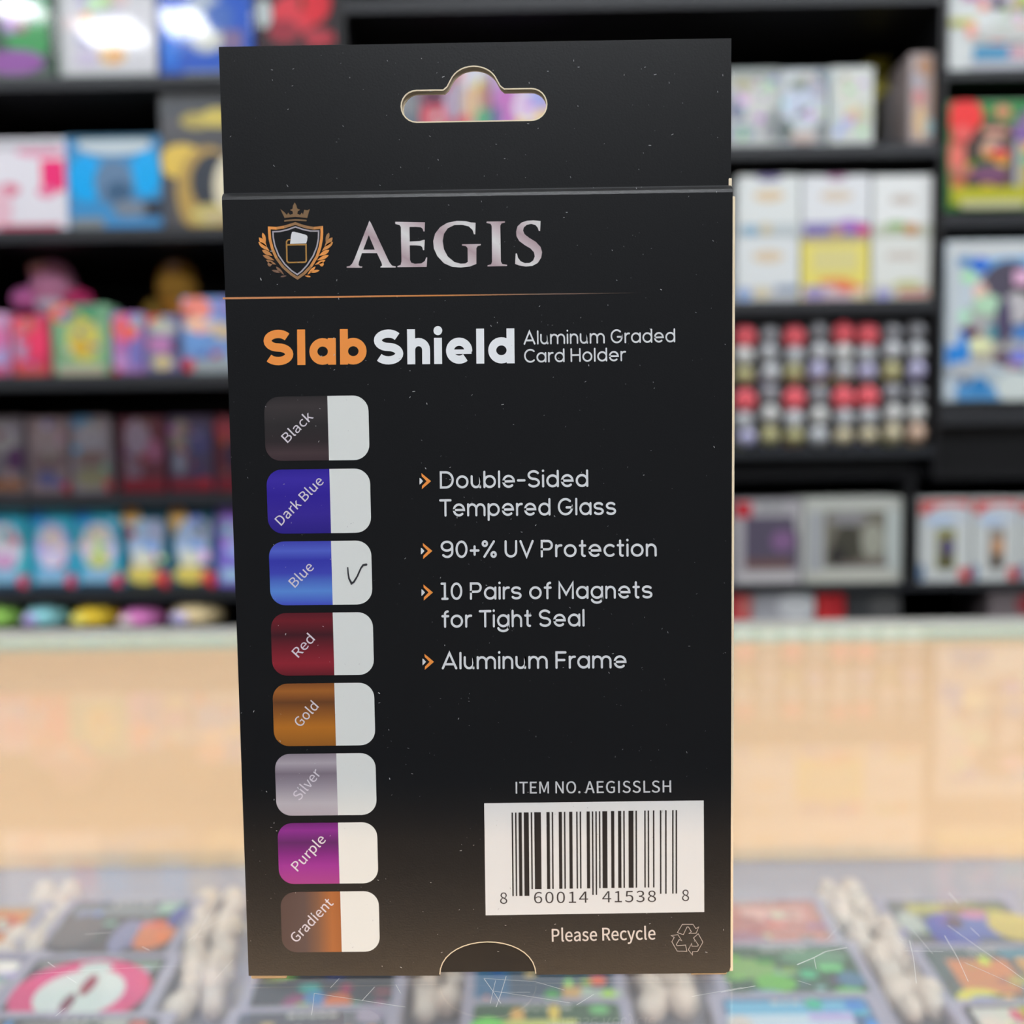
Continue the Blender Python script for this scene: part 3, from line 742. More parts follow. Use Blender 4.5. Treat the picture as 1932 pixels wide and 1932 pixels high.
# shelf R3: two tiers of small bubble packs
RED_T = [1, 0, 1, 0, 1, 1, 0, 0]
BUB = print_mat('bubble_plastic', 0.25, 0.5)
ordn = ['first', 'second', 'third', 'fourth', 'fifth', 'sixth', 'seventh', 'eighth']
zt_low = None
for tier in (0, 1):
    for k in range(8):
        xa = 1386 + 46.4 * k
        xb = xa + 44
        y0, y1 = ((725, 843) if tier == 0 else (607, 724))
        zb = SH['R3'] + 0.0002 if tier == 0 else zt_low + 0.0004
        pl, pr_ = P(xa, (y0 + y1) / 2, YP), P(xb, (y0 + y1) / 2, YP)
        if tier == 0 and k == 0:
            zt_low = P(1560, y0, YP).z
        h = (zt_low - zb) if tier == 0 else P(1560, y0, YP).z - zb
        wd = pr_.x - pl.x
        red = RED_T[k]
        lb = '%s headed capsule pack, %s from the black box in the %s tier' % ('red' if red else 'grey', ordn[k], 'lower' if tier == 0 else 'upper')
        t = thing('capsule_pack', lb, 'capsule pack', ((pl.x + pr_.x) / 2, YP + .02, zb), 'capsule packs in two tiers')
        base = R.choice([(110, 104, 88), (96, 92, 96), (120, 110, 80)])
        bm = bmesh.new()
        add_box(bm, (-wd / 2, -.012, 0), (wd / 2, .02, h), .002)
        paint(bm, bm.faces, (58, 58, 62))
        finish(bm, 'backing_card', PRINT, t)
        bm = bmesh.new()
        art = [(e_, .5, .12, .8, .22, R.choice([(190, 160, 96), (150, 150, 70), (196, 140, 110), (140, 140, 190)]))]
        front_print(bm, -wd / 2, 0, wd, h, art, -.012)
        finish(bm, 'front_print', PRINT, t)
        bm = bmesh.new()
        dz = R.uniform(-.03, .03)
        if red:
            add_ellipsoid(bm, (0, -.012, h * (.79 + dz)), (wd * .5, .012, h * .19), (222, 92, 102))
            finish(bm, 'header', PRINT, t, True)
        else:
            add_ellipsoid(bm, (0, -.012, h * (.84 + dz)), (wd * .4, .012, h * .14), (150, 152, 158))
            finish(bm, 'header', PRINT, t, True)
        for cz, rr in (((.47 + dz, .17), (.18, .15)) if red else ((.52, .16), (.2, .17))):
            bm = bmesh.new()
            add_ellipsoid(bm, (R.uniform(-.06, .06) * wd, -.013, h * (cz + R.uniform(-.02, .02))), (wd * .42, .013, h * rr), R.choice([(190, 180, 150), (170, 166, 120), (204, 174, 152), (184, 188, 192), (176, 174, 206)]) if cz < .3 else R.choice([(186, 190, 194), (172, 176, 180), (196, 198, 196)]))
            finish(bm, 'bubble', BUB, t, True)
# shelf R4
pack('window_box', 'grey window box with a red corner on the lower shelf beside the black box', 'window box', (1386, 945, 1512, 1102), 'R4', (172, 168, 172), [(r_, .55, .5, .8, .62, (88, 80, 98)), (e_, .72, .52, .36, .26, (130, 96, 136)), (r_, .5, .24, .7, .12, (112, 84, 80)), (r_, .12, .9, .26, .18, (190, 30, 46)), (r_, .55, .92, .4, .1, (150, 150, 150)), (r_, .5, .08, .9, .1, (196, 192, 192)), (e_, .96, .75, .12, .3, (186, 184, 184))], depth=.1)
pack('window_box', 'white framed window box with a dark scene on the lower right shelf', 'window box', (1516, 940, 1711, 1101), 'R4', (188, 190, 182), [(r_, .52, .52, .62, .66, (116, 112, 100)), (e_, .45, .45, .3, .5, (70, 68, 58)), (e_, .34, .32, .18, .24, (48, 46, 44)), (e_, .7, .5, .24, .4, (160, 160, 146)), (e_, .45, .76, .4, .16, (140, 138, 140)), (r_, .12, .5, .14, .7, (166, 168, 172)), (r_, .9, .5, .14, .7, (190, 198, 194)), (r_, .6, .23, .5, .06, (110, 98, 92)), (r_, .5, .08, .9, .12, (196, 196, 184))], depth=.1)
for lb, xa, xb, win, fig in [
    ('white window box with dark figure, first right of the shelf divider', 1733, 1832, (140, 138, 80), (84, 76, 120)),
    ('white window box with orange figure, second right of the shelf divider', 1836, 1922, (150, 140, 130), (206, 156, 116)),
    ('white window box cut by the right photo edge on the lower shelf', 1926, 2016, (140, 140, 130), (150, 150, 160))]:
    pack('window_box', lb, 'window box', (xa, 942, xb, 1106), 'R4', (206, 210, 208), [(r_, .5, .9, .95, .16, (206, 46, 44)), (e_, .6, .8, .9, .26, (200, 206, 212)), (r_, .52, .4, .36, .5, win), (e_, .55, .42, .28, .22, fig), (e_, .52, .25, .2, .22, (60, 56, 50)), (e_, .4, .74, .6, .12, (180, 200, 226)), (r_, .92, .1, .3, .14, (206, 54, 64)), (e_, .05, .12, .14, .2, (60, 110, 160))], 'white window boxes right of the shelf divider', depth=.08)
# shelf R5, lying boxes peeping over the counter
for lb, xa, xb, yt, c1, c2 in [
    ('red lying box over the counter edge next to the black retail box', 1376, 1418, 1120, (206, 60, 66), (216, 120, 116)),
    ('white and grey lying box over the counter edge, between two red ones', 1420, 1538, 1116, (176, 176, 182), (222, 224, 226)),
    ('red lying box over the counter edge beside the dark one', 1541, 1594, 1118, (206, 50, 54), (190, 40, 48)),
    ('dark grey lying box over the counter edge', 1597, 1700, 1120, (58, 60, 62), (86, 86, 86)),
    ('dim red and grey lying box over the counter edge at the right', 1866, 1990, 1116, (120, 110, 112), (150, 50, 60))]:
    pack('lying_box', lb, 'lying box', (xa, yt, xb, 1184), 'R5', c1, [(e_, .7, .6, .6, .7, c2)], 'lying boxes over the counter edge', depth=.12, bevel=.004)
# right bay
YR = YS - .004
pack('display_box', 'white display box with green and red picture, top right corner of the photo', 'display box', (1791, -90, 1990, 129), 'S1', (206, 212, 212), [(r_, .78, .72, .5, .5, (150, 190, 110)), (e_, .55, .78, .24, .26, (206, 140, 116)), (e_, .75, .82, .24, .2, (110, 140, 120)), (e_, .42, .74, .14, .4, (176, 150, 160)), (e_, .6, .6, .34, .16, (160, 190, 140)), (e_, .85, .66, .24, .3, (190, 220, 90)), (r_, .45, .16, .44, .12, (70, 140, 180)), (r_, .72, .16, .3, .1, (200, 160, 170)), (r_, .6, .06, .8, .06, (186, 190, 198)), (e_, .46, .58, .1, .12, (50, 52, 60)), (r_, .6, .32, .7, .12, (190, 192, 190))], depth=.12, Y=YP, busy=22)
pack('display_box', 'green display box with a red badge on the right shelf', 'display box', (1774, 190, 1992, 397), 'S2', (66, 140, 74), [(r_, .5, .93, .95, .12, (36, 130, 64)), (e_, .5, .9, .16, .12, (200, 130, 100)), (e_, .9, .9, .16, .12, (214, 150, 90)), (e_, .09, .5, .16, .5, (224, 116, 104)), (e_, .1, .25, .14, .3, (200, 110, 80)), (r_, .46, .5, .6, .6, (90, 78, 66)), (e_, .36, .6, .36, .5, (70, 60, 56)), (e_, .42, .55, .24, .24, (196, 160, 140)), (e_, .46, .47, .18, .24, (206, 196, 40)), (e_, .38, .33, .36, .18, (120, 80, 110)), (r_, .64, .5, .06, .6, (170, 176, 190)), (r_, .84, .5, .36, .6, (176, 160, 80)), (e_, .72, .7, .26, .2, (130, 100, 160)), (e_, .78, .56, .2, .12, (222, 160, 70)), (e_, .75, .46, .2, .1, (90, 170, 130)), (r_, .5, .13, .95, .16, (176, 176, 44)), (r_, .42, .05, .6, .07, (190, 190, 150)), (e_, .14, .86, .34, .32, (232, 52, 54)), (e_, .12, .7, .2, .16, (226, 96, 92))], depth=.12, Y=YR, m=GLOSS, busy=22)
pack('display_box', 'pale blue and grey display box on the lowest right shelf', 'display box', (1784, 454, 2000, 756), 'S3', (196, 210, 220), [(r_, .5, .93, .95, .12, (200, 206, 208)), (e_, .6, .84, .8, .12, (112, 174, 226)), (e_, .55, .6, .6, .56, (86, 82, 98)), (e_, .3, .52, .3, .2, (176, 176, 178)), (e_, .72, .72, .3, .18, (64, 58, 60)), (e_, .62, .58, .26, .2, (190, 188, 192)), (e_, .36, .34, .32, .2, (190, 186, 168)), (e_, .62, .3, .4, .22, (170, 170, 168)), (e_, .5, .5, .14, .3, (84, 78, 106)), (e_, .1, .3, .22, .3, (46, 136, 220)), (r_, .06, .6, .1, .5, (196, 206, 212)), (e_, .2, .2, .4, .1, (180, 186, 190)), (r_, .4, .06, .6, .1, (84, 150, 206)), (e_, .5, .14, .6, .1, (176, 190, 196)), (e_, .62, .08, .36, .2, (206, 216, 214)), (e_, .3, .1, .16, .1, (48, 126, 190))], depth=.12, Y=YR, m=GLOSS, busy=22)

# ------------------------------------------------------------------ the retail box
BOXMAT = mat('matte_black_board', (17, 18, 20), 0.30, 0.72, bump=2600)
RAW = mat('raw_board_edge', (236, 220, 190), 0.8, 0.2)
W2 = 0.055
HB = 0.1764
root = thing('retail_box', 'black retail box with hang tab, colour swatches and barcode, standing on the counter glass', 'retail box', (0, 0.016, GL))
OFF = Vector((0, -0.016, -GL))


def put(bm, name, m, parent=None, label=None, smooth=False):
    o = finish(bm, name, m, parent or root, smooth)
    if parent is None:
        o.location = OFF
    if label:
        o['label'] = label
    return o


# body behind the printed panel
bm = bmesh.new()
add_box(bm, (-W2, 0.0008, 0.0), (W2, 0.033, HB - 0.0006), 0.0008)
put(bm, 'carton_body', BOXMAT)
# front panel: notch cut in the lower edge, rounded over at the top
BX = lambda px, py: (lambda p: (p.x, p.z))(P(px, py, 0.0))
nl, nr, nt = BX(830, 1843)[0], BX(1011, 1843)[0], BX(918, 1777)[1]
ncx, nrx = (nl + nr) / 2, (nr - nl) / 2
notch = [(ncx + nrx * math.cos(math.radians(a)), nt * math.sin(math.radians(a)) ** 0.9) for a in range(0, 181, 10)]
zt = HB - 0.0022
outline = [(-W2, 0.0004)] + [(x, max(z, 0.0)) for x, z in reversed(notch)] + [(W2 - 0.0012, 0.0), (W2 - 0.0003, 0.0004), (W2, 0.0014), (W2, zt), (-W2, zt)]
bm = bmesh.new()
slab(bm, [outline], 0.0, 0.00055)
prof = [(0.0, zt), (0.00012, zt + 0.0007), (0.0005, zt + 0.0013), (0.0010, zt + 0.0017), (0.0016, zt + 0.0019)]
xs = [(-W2, W2), (-W2, W2), (-W2 + 0.0001, W2 - 0.0001), (-W2 + 0.0002, W2 - 0.0003), (-W2 + 0.0004, W2 - 0.0006)]
for (y0, z0), (y1, z1), a, b in zip(prof, prof[1:], xs, xs[1:]):
    f = bm.faces.new([bm.verts.new(v) for v in ((a[0], y0, z0), (a[1], y0, z0), (b[1], y1, z1), (b[0], y1, z1))])
    f.material_index = 0
bmesh.ops.remove_doubles(bm, verts=bm.verts, dist=1e-6)
put(bm, 'front_panel', [BOXMAT, RAW])
# flap seen in the notch
bm = bmesh.new()
slab(bm, [[(nl - 0.003, 0.0006), (nr + 0.003, 0.0006), (nr + 0.003, nt + 0.003), (nl - 0.003, nt + 0.003)]], 0.00058, 0.00078)
put(bm, 'notch_flap', [mat('inner_flap_board', (15, 15, 16), 0.42, 0.5), RAW])
# the light rim of the notch
def ribbon(bm, pts, w, y, rgb=None, mi=0, closed=False, caps=True, n=10, mp=None):
    """a printed line as one strip with mitred corners and round ends: pts in (x, z), width w; mp maps to 3D."""
    mp = mp or (lambda x, z: (x, y, z))
    q = [pts[0]]
    ws = [w[0] if isinstance(w, list) else w]
    for i, p in enumerate(pts[1:], 1):
        if math.hypot(p[0] - q[-1][0], p[1] - q[-1][1]) > 1e-7:
            q.append(p)
            ws.append(w[i] if isinstance(w, list) else w)
    if len(q) > 3 and math.hypot(q[0][0] - q[-1][0], q[0][1] - q[-1][1]) < 1e-6:
        q.pop()
        ws.pop()
        closed = True
    m = len(q)
    L, Rr = [], []

    def unit(a, b):
        l = math.hypot(b[0] - a[0], b[1] - a[1])
        return ((b[0] - a[0]) / l, (b[1] - a[1]) / l)
    ends = []
    for i in range(m):
        d0 = unit(q[i - 1], q[i]) if (i > 0 or closed) else None
        d1 = unit(q[i], q[(i + 1) % m]) if (i < m - 1 or closed) else None
        d0 = d0 or d1
        d1 = d1 or d0
        tx, tz = d0[0] + d1[0], d0[1] + d1[1]
        l = math.hypot(tx, tz)
        if l < 1e-6:
            tx, tz, l = d0[0], d0[1], 1
        tx, tz = tx / l, tz / l
        k = ws[i] / 2 / max(0.45, tx * d0[0] + tz * d0[1])
        nx, nz = -tz * k, tx * k
        L.append((q[i][0] + nx, q[i][1] + nz))
        Rr.append((q[i][0] - nx, q[i][1] - nz))
        ends.append((tx, tz))
    vl = [bm.verts.new(mp(*c)) for c in L]
    vr = [bm.verts.new(mp(*c)) for c in Rr]
    fs = []
    for i in range(m if closed else m - 1):
        j = (i + 1) % m
        fs.append(bm.faces.new((vl[i], vr[i], vr[j], vl[j])))
    if caps and not closed:
        for i, sg in ((0, 1), (m - 1, -1)):
            a0 = math.atan2(ends[i][0] * sg, -ends[i][1] * sg)
            fan = [bm.verts.new(mp(q[i][0] + ws[i] / 2 * math.cos(a0 + math.pi * k / n), q[i][1] + ws[i] / 2 * math.sin(a0 + math.pi * k / n))) for k in range(1, n)]
            fs.append(bm.faces.new(([vl[i]] if sg > 0 else [vr[i]]) + fan + ([vr[i]] if sg > 0 else [vl[i]])))
    for f in fs:
        f.material_index = mi
    bm.normal_update()
    for f in fs:
        if f.normal.y > 0:
            f.normal_flip()
    if rgb is not None:
        paint(bm, fs, rgb)
    return fs


bm = bmesh.new()
ribbon(bm, [(x, max(z, 0.0004)) for x, z in notch], 0.00022, -0.00003)
put(bm, 'notch_rim', RAW)
# raw side edge of the board, at the right
bm = bmesh.new()
add_box(bm, (W2 - 0.0002, 0.0003, 0.0002), (W2 + 0.00065, 0.0012, zt - 0.0008), 0.0002)
add_box(bm, (W2 - 0.0007, 0.0009, zt + 0.0006), (W2 + 0.00005, 0.0014, zt + 0.0032), 0.0002)
put(bm, 'side_edge', RAW, None, 'cream cut board edge')
for x0, x1 in ((BX(470, 1843)[0], BX(538, 1843)[0]), (BX(1305, 1838)[0], BX(1374, 1838)[0])):
    bm = bmesh.new()
    add_box(bm, (x0, 0.0012, GL), (x1, 0.0040, 0.0003), 0.0003)
    add_box(bm, (x0, 0.026, GL), (x1, 0.030, 0.0003), 0.0003)
    put(bm, 'corner_foot', RAW, None, 'cream folded board foot')
# hang tab: two sheets with the hole
hx = lambda px, py: (lambda p: (p.x, p.z))(P(px, py, 0.0010))
def hole(dx, dz, s):
    l, r_ = hx(755, 198)[0], hx(1030, 198)[0]
    zb, zt_ = hx(892, 229)[1], hx(892, 169)[1]
    zc, ztop = (zb + zt_) / 2, hx(893, 125)[1]
    cx = (l + r_) / 2 + 0.0002
    rr = (zt_ - zb) / 2 * s
    rb = (hx(942, 160)[0] - hx(848, 160)[0]) / 2 * s
    pts = []
    L, Rr = cx - (r_ - l) / 2 * s, cx + (r_ - l) / 2 * s
    for k in range(13):
        a = math.radians(90 + 180 * k / 12)
        pts.append((L + rr + rr * math.cos(a), zc + rr * math.sin(a)))
    for k in range(13):
        a = math.radians(-90 + 180 * k / 12)
        pts.append((Rr - rr + rr * math.cos(a), zc + rr * math.sin(a)))
    z1 = zc + rr
    pts += [(cx + rb * 1.22, z1), (cx + rb * 1.06, z1 + 0.0007)]
    hh = ztop - z1 if s == 1 else (ztop - z1) * 0.97
    for k in range(1, 16):
        a = math.radians(12 + 156 * k / 16)
        pts.append((cx + rb * math.cos(a) * 1.0, z1 + hh * math.sin(a) ** 0.9))
    pts += [(cx - rb * 1.06, z1 + 0.0007), (cx - rb * 1.22, z1)]
    return [(x + dx, z + dz) for x, z in pts]


HT = 0.2066
tabw = 0.05485
tab = [(-tabw, HB - 0.003), (tabw, HB - 0.003), (tabw, HT), (-tabw, HT)]
bm = bmesh.new()
slab(bm, [tab, hole(0, 0, 1)], 0.0010, 0.0015)
put(bm, 'hang_tab', [BOXMAT, RAW])
bm = bmesh.new()
slab(bm, [[(x * 0.999, z - 0.0002) for x, z in tab], hole(0.0002, -0.0005, 0.985)], 0.0017, 0.0022)
put(bm, 'hang_tab_lining', [mat('tab_lining', (205, 190, 165), 0.8, 0.2), RAW])

bm = bmesh.new()
ribbon(bm, hole(0, 0, 1), 0.00026, 0.00096, closed=True)
put(bm, 'hole_rim', RAW)

# ---- lettering: outline letters for the small sans text, stroke letters for the rounded text
GLYPHS = json.loads(r'''{".":[97,[[49,-5,58,-3,65,2,70,10,72,20,70,30,65,37,58,42,49,44,40,42,32,37,27,30,26,20,27,10,32,2,40,-3]]],"0":[194,[[97,-5,130,4,156,29,172,70,177,129,172,187,156,229,130,253,97,261,64,253,39,229,23,187,18,129,23,70,39,29,64,4],[97,21,77,28,62,47,52,81,48,129,52,177,62,211,77,230,97,236,117,230,133,211,143,177,146,129,143,81,133,47,117,28]]],"1":[194,[[31,0,172,0,172,27,120,27,120,257,96,257,85,251,72,246,58,242,42,238,42,218,88,218,88,27,31,27]]],"2":[194,[[15,0,177,0,177,28,106,28,96,27,85,27,74,26,64,25,105,67,137,108,157,147,165,186,159,217,144,241,121,256,90,261,67,259,47,251,30,239,14,224,33,206,44,217,57,227,71,233,86,235,107,231,121,221,130,205,133,185,126,150,104,112,68,68,15,19]]],"3":[194,[[92,-5,124,0,151,15,168,38,175,69,170,93,159,112,142,125,120,134,120,136,139,145,153,158,163,176,166,197,160,224,145,244,121,257,91,261,70,259,52,253,35,243,20,231,37,210,48,221,61,228,75,233,90,235,108,232,122,224,130,211,133,195,130,175,118,160,96,149,62,146,62,121,100,117,125,107,138,91,142,70,138,50,128,35,111,25,90,22,70,24,53,31,39,40,27,51,10,31,24,17,42,6,65,-2]]],"4":[194,[[119,0,149,0,149,71,183,71,183,96,149,96,149,257,114,257,7,92,7,71,119,71],[119,96,40,96,99,184,104,193,109,203,115,212,119,222,121,222,120,211,120,198,119,186,119,175]]],"5":[194,[[92,-5,123,1,150,18,169,46,176,83,170,120,153,146,128,160,98,165,87,165,78,163,69,159,60,155,67,229,163,229,163,257,39,257,30,137,47,126,58,133,68,137,78,140,90,141,112,137,129,126,139,107,143,83,139,57,127,38,110,26,89,22,68,24,51,31,37,40,26,50,9,29,24,17,42,6,64,-2]]],"6":[194,[[105,-5,134,1,157,18,173,45,179,79,174,114,160,139,137,154,108,159,93,157,77,151,63,141,50,129,56,179,70,212,91,229,116,235,127,234,138,230,148,223,157,215,175,235,163,246,149,254,133,259,114,261,79,254,48,230,27,187,20,123,26,67,44,27,71,3],[50,103,63,118,77,128,90,134,103,136,123,132,137,120,146,102,149,79,145,55,136,37,123,25,105,21,84,26,67,42,56,68]]],"7":[194,[[69,0,103,0,108,69,119,127,141,182,178,237,178,257,17,257,17,229,142,229,110,178,88,125,75,67]]],"8":[194,[[98,-5,131,1,156,15,172,36,178,62,175,85,165,104,151,118,135,129,135,131,147,142,158,156,166,174,169,193,164,220,150,242,128,256,99,261,71,256,49,243,34,222,28,195,31,177,39,161,50,147,63,136,63,135,46,123,31,107,20,88,16,64,22,36,39,15,65,1],[116,139,94,149,75,160,62,175,57,195,60,212,69,225,82,234,98,237,117,233,130,224,139,209,142,191,140,177,135,164,127,151],[98,19,77,23,60,33,49,48,44,67,47,84,54,100,66,113,80,125,106,114,127,101,142,85,148,63,144,45,134,31,119,22]]],"9":[194,[[82,-5,117,3,147,28,168,73,175,139,169,193,151,231,123,254,89,261,61,255,37,238,21,212,15,178,20,143,35,118,57,102,86,97,102,100,118,106,132,116,145,129,139,78,125,45,105,28,81,22,69,23,57,27,47,33,38,42,20,22,32,11,46,3,63,-3],[145,155,132,140,118,129,105,123,91,121,71,125,57,137,48,155,46,178,49,202,58,220,72,232,89,236,111,231,128,216,139,190]]],"A":[213,[[1,0,34,0,59,78,153,78,177,0,211,0,124,257,88,257],[67,104,79,144,86,165,93,187,99,208,105,230,106,230,113,208,119,187,125,165,132,144,145,104]]],"B":[230,[[35,0,117,0,156,5,187,19,207,42,214,75,210,99,200,117,183,129,162,137,162,138,178,147,190,159,197,176,200,194,193,223,175,242,147,253,111,257,35,257],[68,148,68,231,107,231,134,229,153,222,164,209,168,190,164,172,153,159,134,151,106,148],[68,26,68,123,112,123,142,120,164,111,178,97,182,76,178,54,164,38,142,29,112,26]]],"D":[241,[[35,0,101,0,152,9,190,34,212,75,220,129,212,184,189,224,152,248,99,257,35,257],[68,27,68,230,97,230,136,224,165,204,181,172,187,129,181,86,165,54,136,34,97,27]]],"E":[206,[[35,0,187,0,187,28,68,28,68,121,165,121,165,149,68,149,68,229,183,229,183,257,35,257]]],"G":[241,[[136,-5,161,-2,182,4,201,13,215,25,215,133,131,133,131,106,186,106,186,39,177,33,165,28,153,25,139,24,103,31,76,52,59,85,54,129,60,172,77,205,104,226,139,233,157,231,171,226,184,218,194,209,212,230,199,241,183,251,162,258,138,261,91,252,54,226,29,184,20,128,29,72,53,31,90,4]]],"H":[255,[[35,0,68,0,68,121,187,121,187,0,220,0,220,257,187,257,187,149,68,149,68,257,35,257]]],"I":[103,[[35,0,68,0,68,257,35,257]]],"L":[190,[[35,0,180,0,180,28,68,28,68,257,35,257]]],"M":[284,[[35,0,64,0,64,142,64,160,63,180,62,200,60,218,62,218,82,159,131,26,153,26,201,159,222,218,223,218,222,200,220,180,219,160,219,142,219,0,249,0,249,257,210,257,161,119,157,106,152,93,148,79,143,66,142,66,137,79,133,93,128,106,123,119,74,257,35,257]]],"N":[253,[[35,0,66,0,66,135,65,155,64,175,63,195,62,215,63,215,91,162,185,0,218,0,218,257,187,257,187,123,187,103,188,82,190,62,192,42,190,42,162,95,68,257,35,257]]],"O":[260,[[130,-5,174,5,209,31,231,74,239,129,231,185,209,226,174,252,130,261,86,252,51,226,28,185,20,129,28,74,51,31,86,5],[130,24,98,31,74,52,59,86,54,129,59,172,74,205,98,226,130,233,161,226,185,205,201,172,206,129,201,86,185,52,161,31]]],"P":[222,[[35,0,68,0,68,102,110,102,148,107,178,121,198,146,204,181,198,217,178,240,148,253,109,257,35,257],[68,129,68,230,104,230,134,228,155,220,168,205,172,181,168,158,156,141,135,132,106,129]]],"R":[222,[[68,135,68,230,111,230,137,228,157,220,169,206,173,185,169,163,157,147,137,138,111,135],[176,0,213,0,147,112,171,122,189,137,201,158,205,185,199,219,180,241,152,253,116,257,35,257,35,0,68,0,68,109,114,109]]],"S":[209,[[106,-5,143,1,170,17,188,40,194,68,190,93,178,112,162,126,141,137,104,153,89,159,75,168,65,180,62,196,65,211,75,223,90,230,110,233,127,231,142,226,156,219,168,209,185,230,170,242,152,252,132,259,110,261,77,256,52,242,35,221,29,193,34,169,46,150,63,137,81,127,118,111,135,103,148,94,157,82,161,65,157,48,146,35,130,27,107,24,87,26,68,33,51,43,36,56,17,33,35,18,56,6,80,-2]]],"T":[210,[[89,0,121,0,121,229,199,229,199,257,11,257,11,229,89,229]]],"a":[197,[[76,-5,93,-2,109,3,125,12,139,23,140,23,143,0,169,0,169,117,165,149,154,174,133,189,103,195,81,193,61,187,43,179,29,170,41,148,53,156,67,162,82,167,98,168,117,164,129,154,136,138,137,120,85,111,49,97,28,77,21,49,25,26,36,10,54,-1],[85,21,72,23,61,28,54,38,51,51,56,68,70,82,97,92,137,99,137,46,124,35,111,28,98,23]]],"c":[179,[[107,-5,124,-3,140,2,155,9,169,19,155,41,145,34,134,28,123,24,110,22,86,27,67,42,55,65,51,95,56,125,68,148,87,163,111,168,122,167,131,164,140,158,149,152,165,173,154,181,142,188,127,193,110,195,75,188,46,169,26,137,18,95,25,53,44,22,72,2]]],"d":[217,[[97,-5,114,-2,129,3,143,12,155,22,156,22,159,0,185,0,185,279,153,279,153,206,154,173,142,182,130,189,116,194,101,195,70,188,43,168,25,137,19,95,24,53,40,21,65,2],[104,22,82,27,65,42,55,65,51,95,56,125,68,148,85,163,106,168,118,167,130,163,141,157,153,148,153,48,141,37,129,29,117,24]]],"e":[194,[[109,-5,127,-3,144,1,158,7,172,15,160,36,149,30,138,25,126,22,113,21,88,26,68,39,55,60,50,88,178,88,179,106,174,143,160,171,136,189,103,195,72,188,44,168,25,137,18,95,25,53,45,22,74,2],[49,110,56,135,68,154,85,166,104,169,124,166,139,154,148,136,151,110]]],"i":[96,[[32,0,64,0,64,190,32,190],[48,229,57,231,64,235,68,242,70,251,68,259,64,266,57,270,48,271,40,270,33,266,29,259,27,251,29,242,33,235,40,231]]],"k":[193,[[32,0,64,0,64,50,99,92,155,0,190,0,118,113,181,190,146,190,65,90,64,90,64,279,32,279]]],"l":[99,[[66,-5,72,-4,77,-4,81,-3,84,-2,80,23,73,22,70,23,67,25,65,29,64,36,64,279,32,279,32,38,34,20,40,7,51,-2]]],"n":[214,[[32,0,64,0,64,138,78,151,90,160,103,165,116,167,133,164,144,155,150,139,152,116,152,0,184,0,184,120,181,152,170,176,152,190,126,195,108,193,91,186,76,175,62,162,62,162,58,190,32,190]]],"o":[212,[[106,-5,139,2,167,22,187,53,194,95,187,137,167,169,139,188,106,195,73,188,45,169,25,137,18,95,25,53,45,22,73,2],[106,22,84,27,66,42,55,65,51,95,55,125,66,148,84,163,106,168,129,163,146,148,157,125,161,95,157,65,146,42,129,27]]],"p":[217,[[32,-80,64,-80,64,-16,63,18,76,8,90,1,103,-3,116,-5,147,2,173,22,192,55,199,98,194,138,179,169,155,188,123,195,107,193,91,187,76,178,62,168,62,168,58,190,32,190],[111,22,100,23,89,27,77,33,64,42,64,142,78,153,91,161,103,166,115,168,138,163,154,149,163,127,165,98,161,66,150,42,132,28]]],"r":[136,[[32,0,64,0,64,122,75,143,87,156,100,164,112,166,117,166,122,166,126,165,131,163,137,191,132,193,127,194,122,195,116,195,101,192,86,184,73,172,62,155,62,155,58,190,32,190]]],"s":[164,[[82,-5,112,0,133,12,146,30,151,52,146,75,132,90,114,101,93,110,78,116,65,122,56,131,52,143,54,153,61,162,72,168,88,170,100,169,111,165,121,160,131,153,146,173,134,182,120,189,104,193,87,195,59,191,39,179,26,162,22,141,27,120,39,105,57,94,77,86,93,80,107,72,117,63,120,50,118,38,111,29,99,23,83,20,67,22,53,27,39,34,27,43,11,22,26,11,43,3,62,-3]]],"t":[132,[[92,-5,101,-4,110,-2,119,0,127,2,121,27,116,25,110,23,105,22,99,21,85,24,76,31,71,42,70,58,70,164,121,164,121,190,70,190,70,244,43,244,40,190,9,188,9,164,38,164,38,59,41,33,50,13,66,0]]],"u":[213,[[88,-5,106,-2,122,5,137,16,151,30,152,30,154,0,181,0,181,190,149,190,149,55,136,41,124,31,111,25,97,23,81,26,70,35,64,51,62,74,62,190,29,190,29,70,33,38,44,14,62,0]]],"v":[182,[[73,0,111,0,178,190,146,190,110,82,106,68,102,54,97,40,93,26,91,26,74,82,38,190,5,190]]],"y":[182,[[35,-82,61,-77,80,-63,95,-42,106,-16,178,190,147,190,112,85,97,31,95,31,90,44,86,58,81,72,76,85,38,190,5,190,81,0,77,-15,70,-31,60,-44,49,-53,34,-56,30,-55,26,-55,22,-54,19,-53,13,-78,18,-80,23,-81,29,-82]]]}''')
PR = print_mat('box_print', 0.45, 0.4)


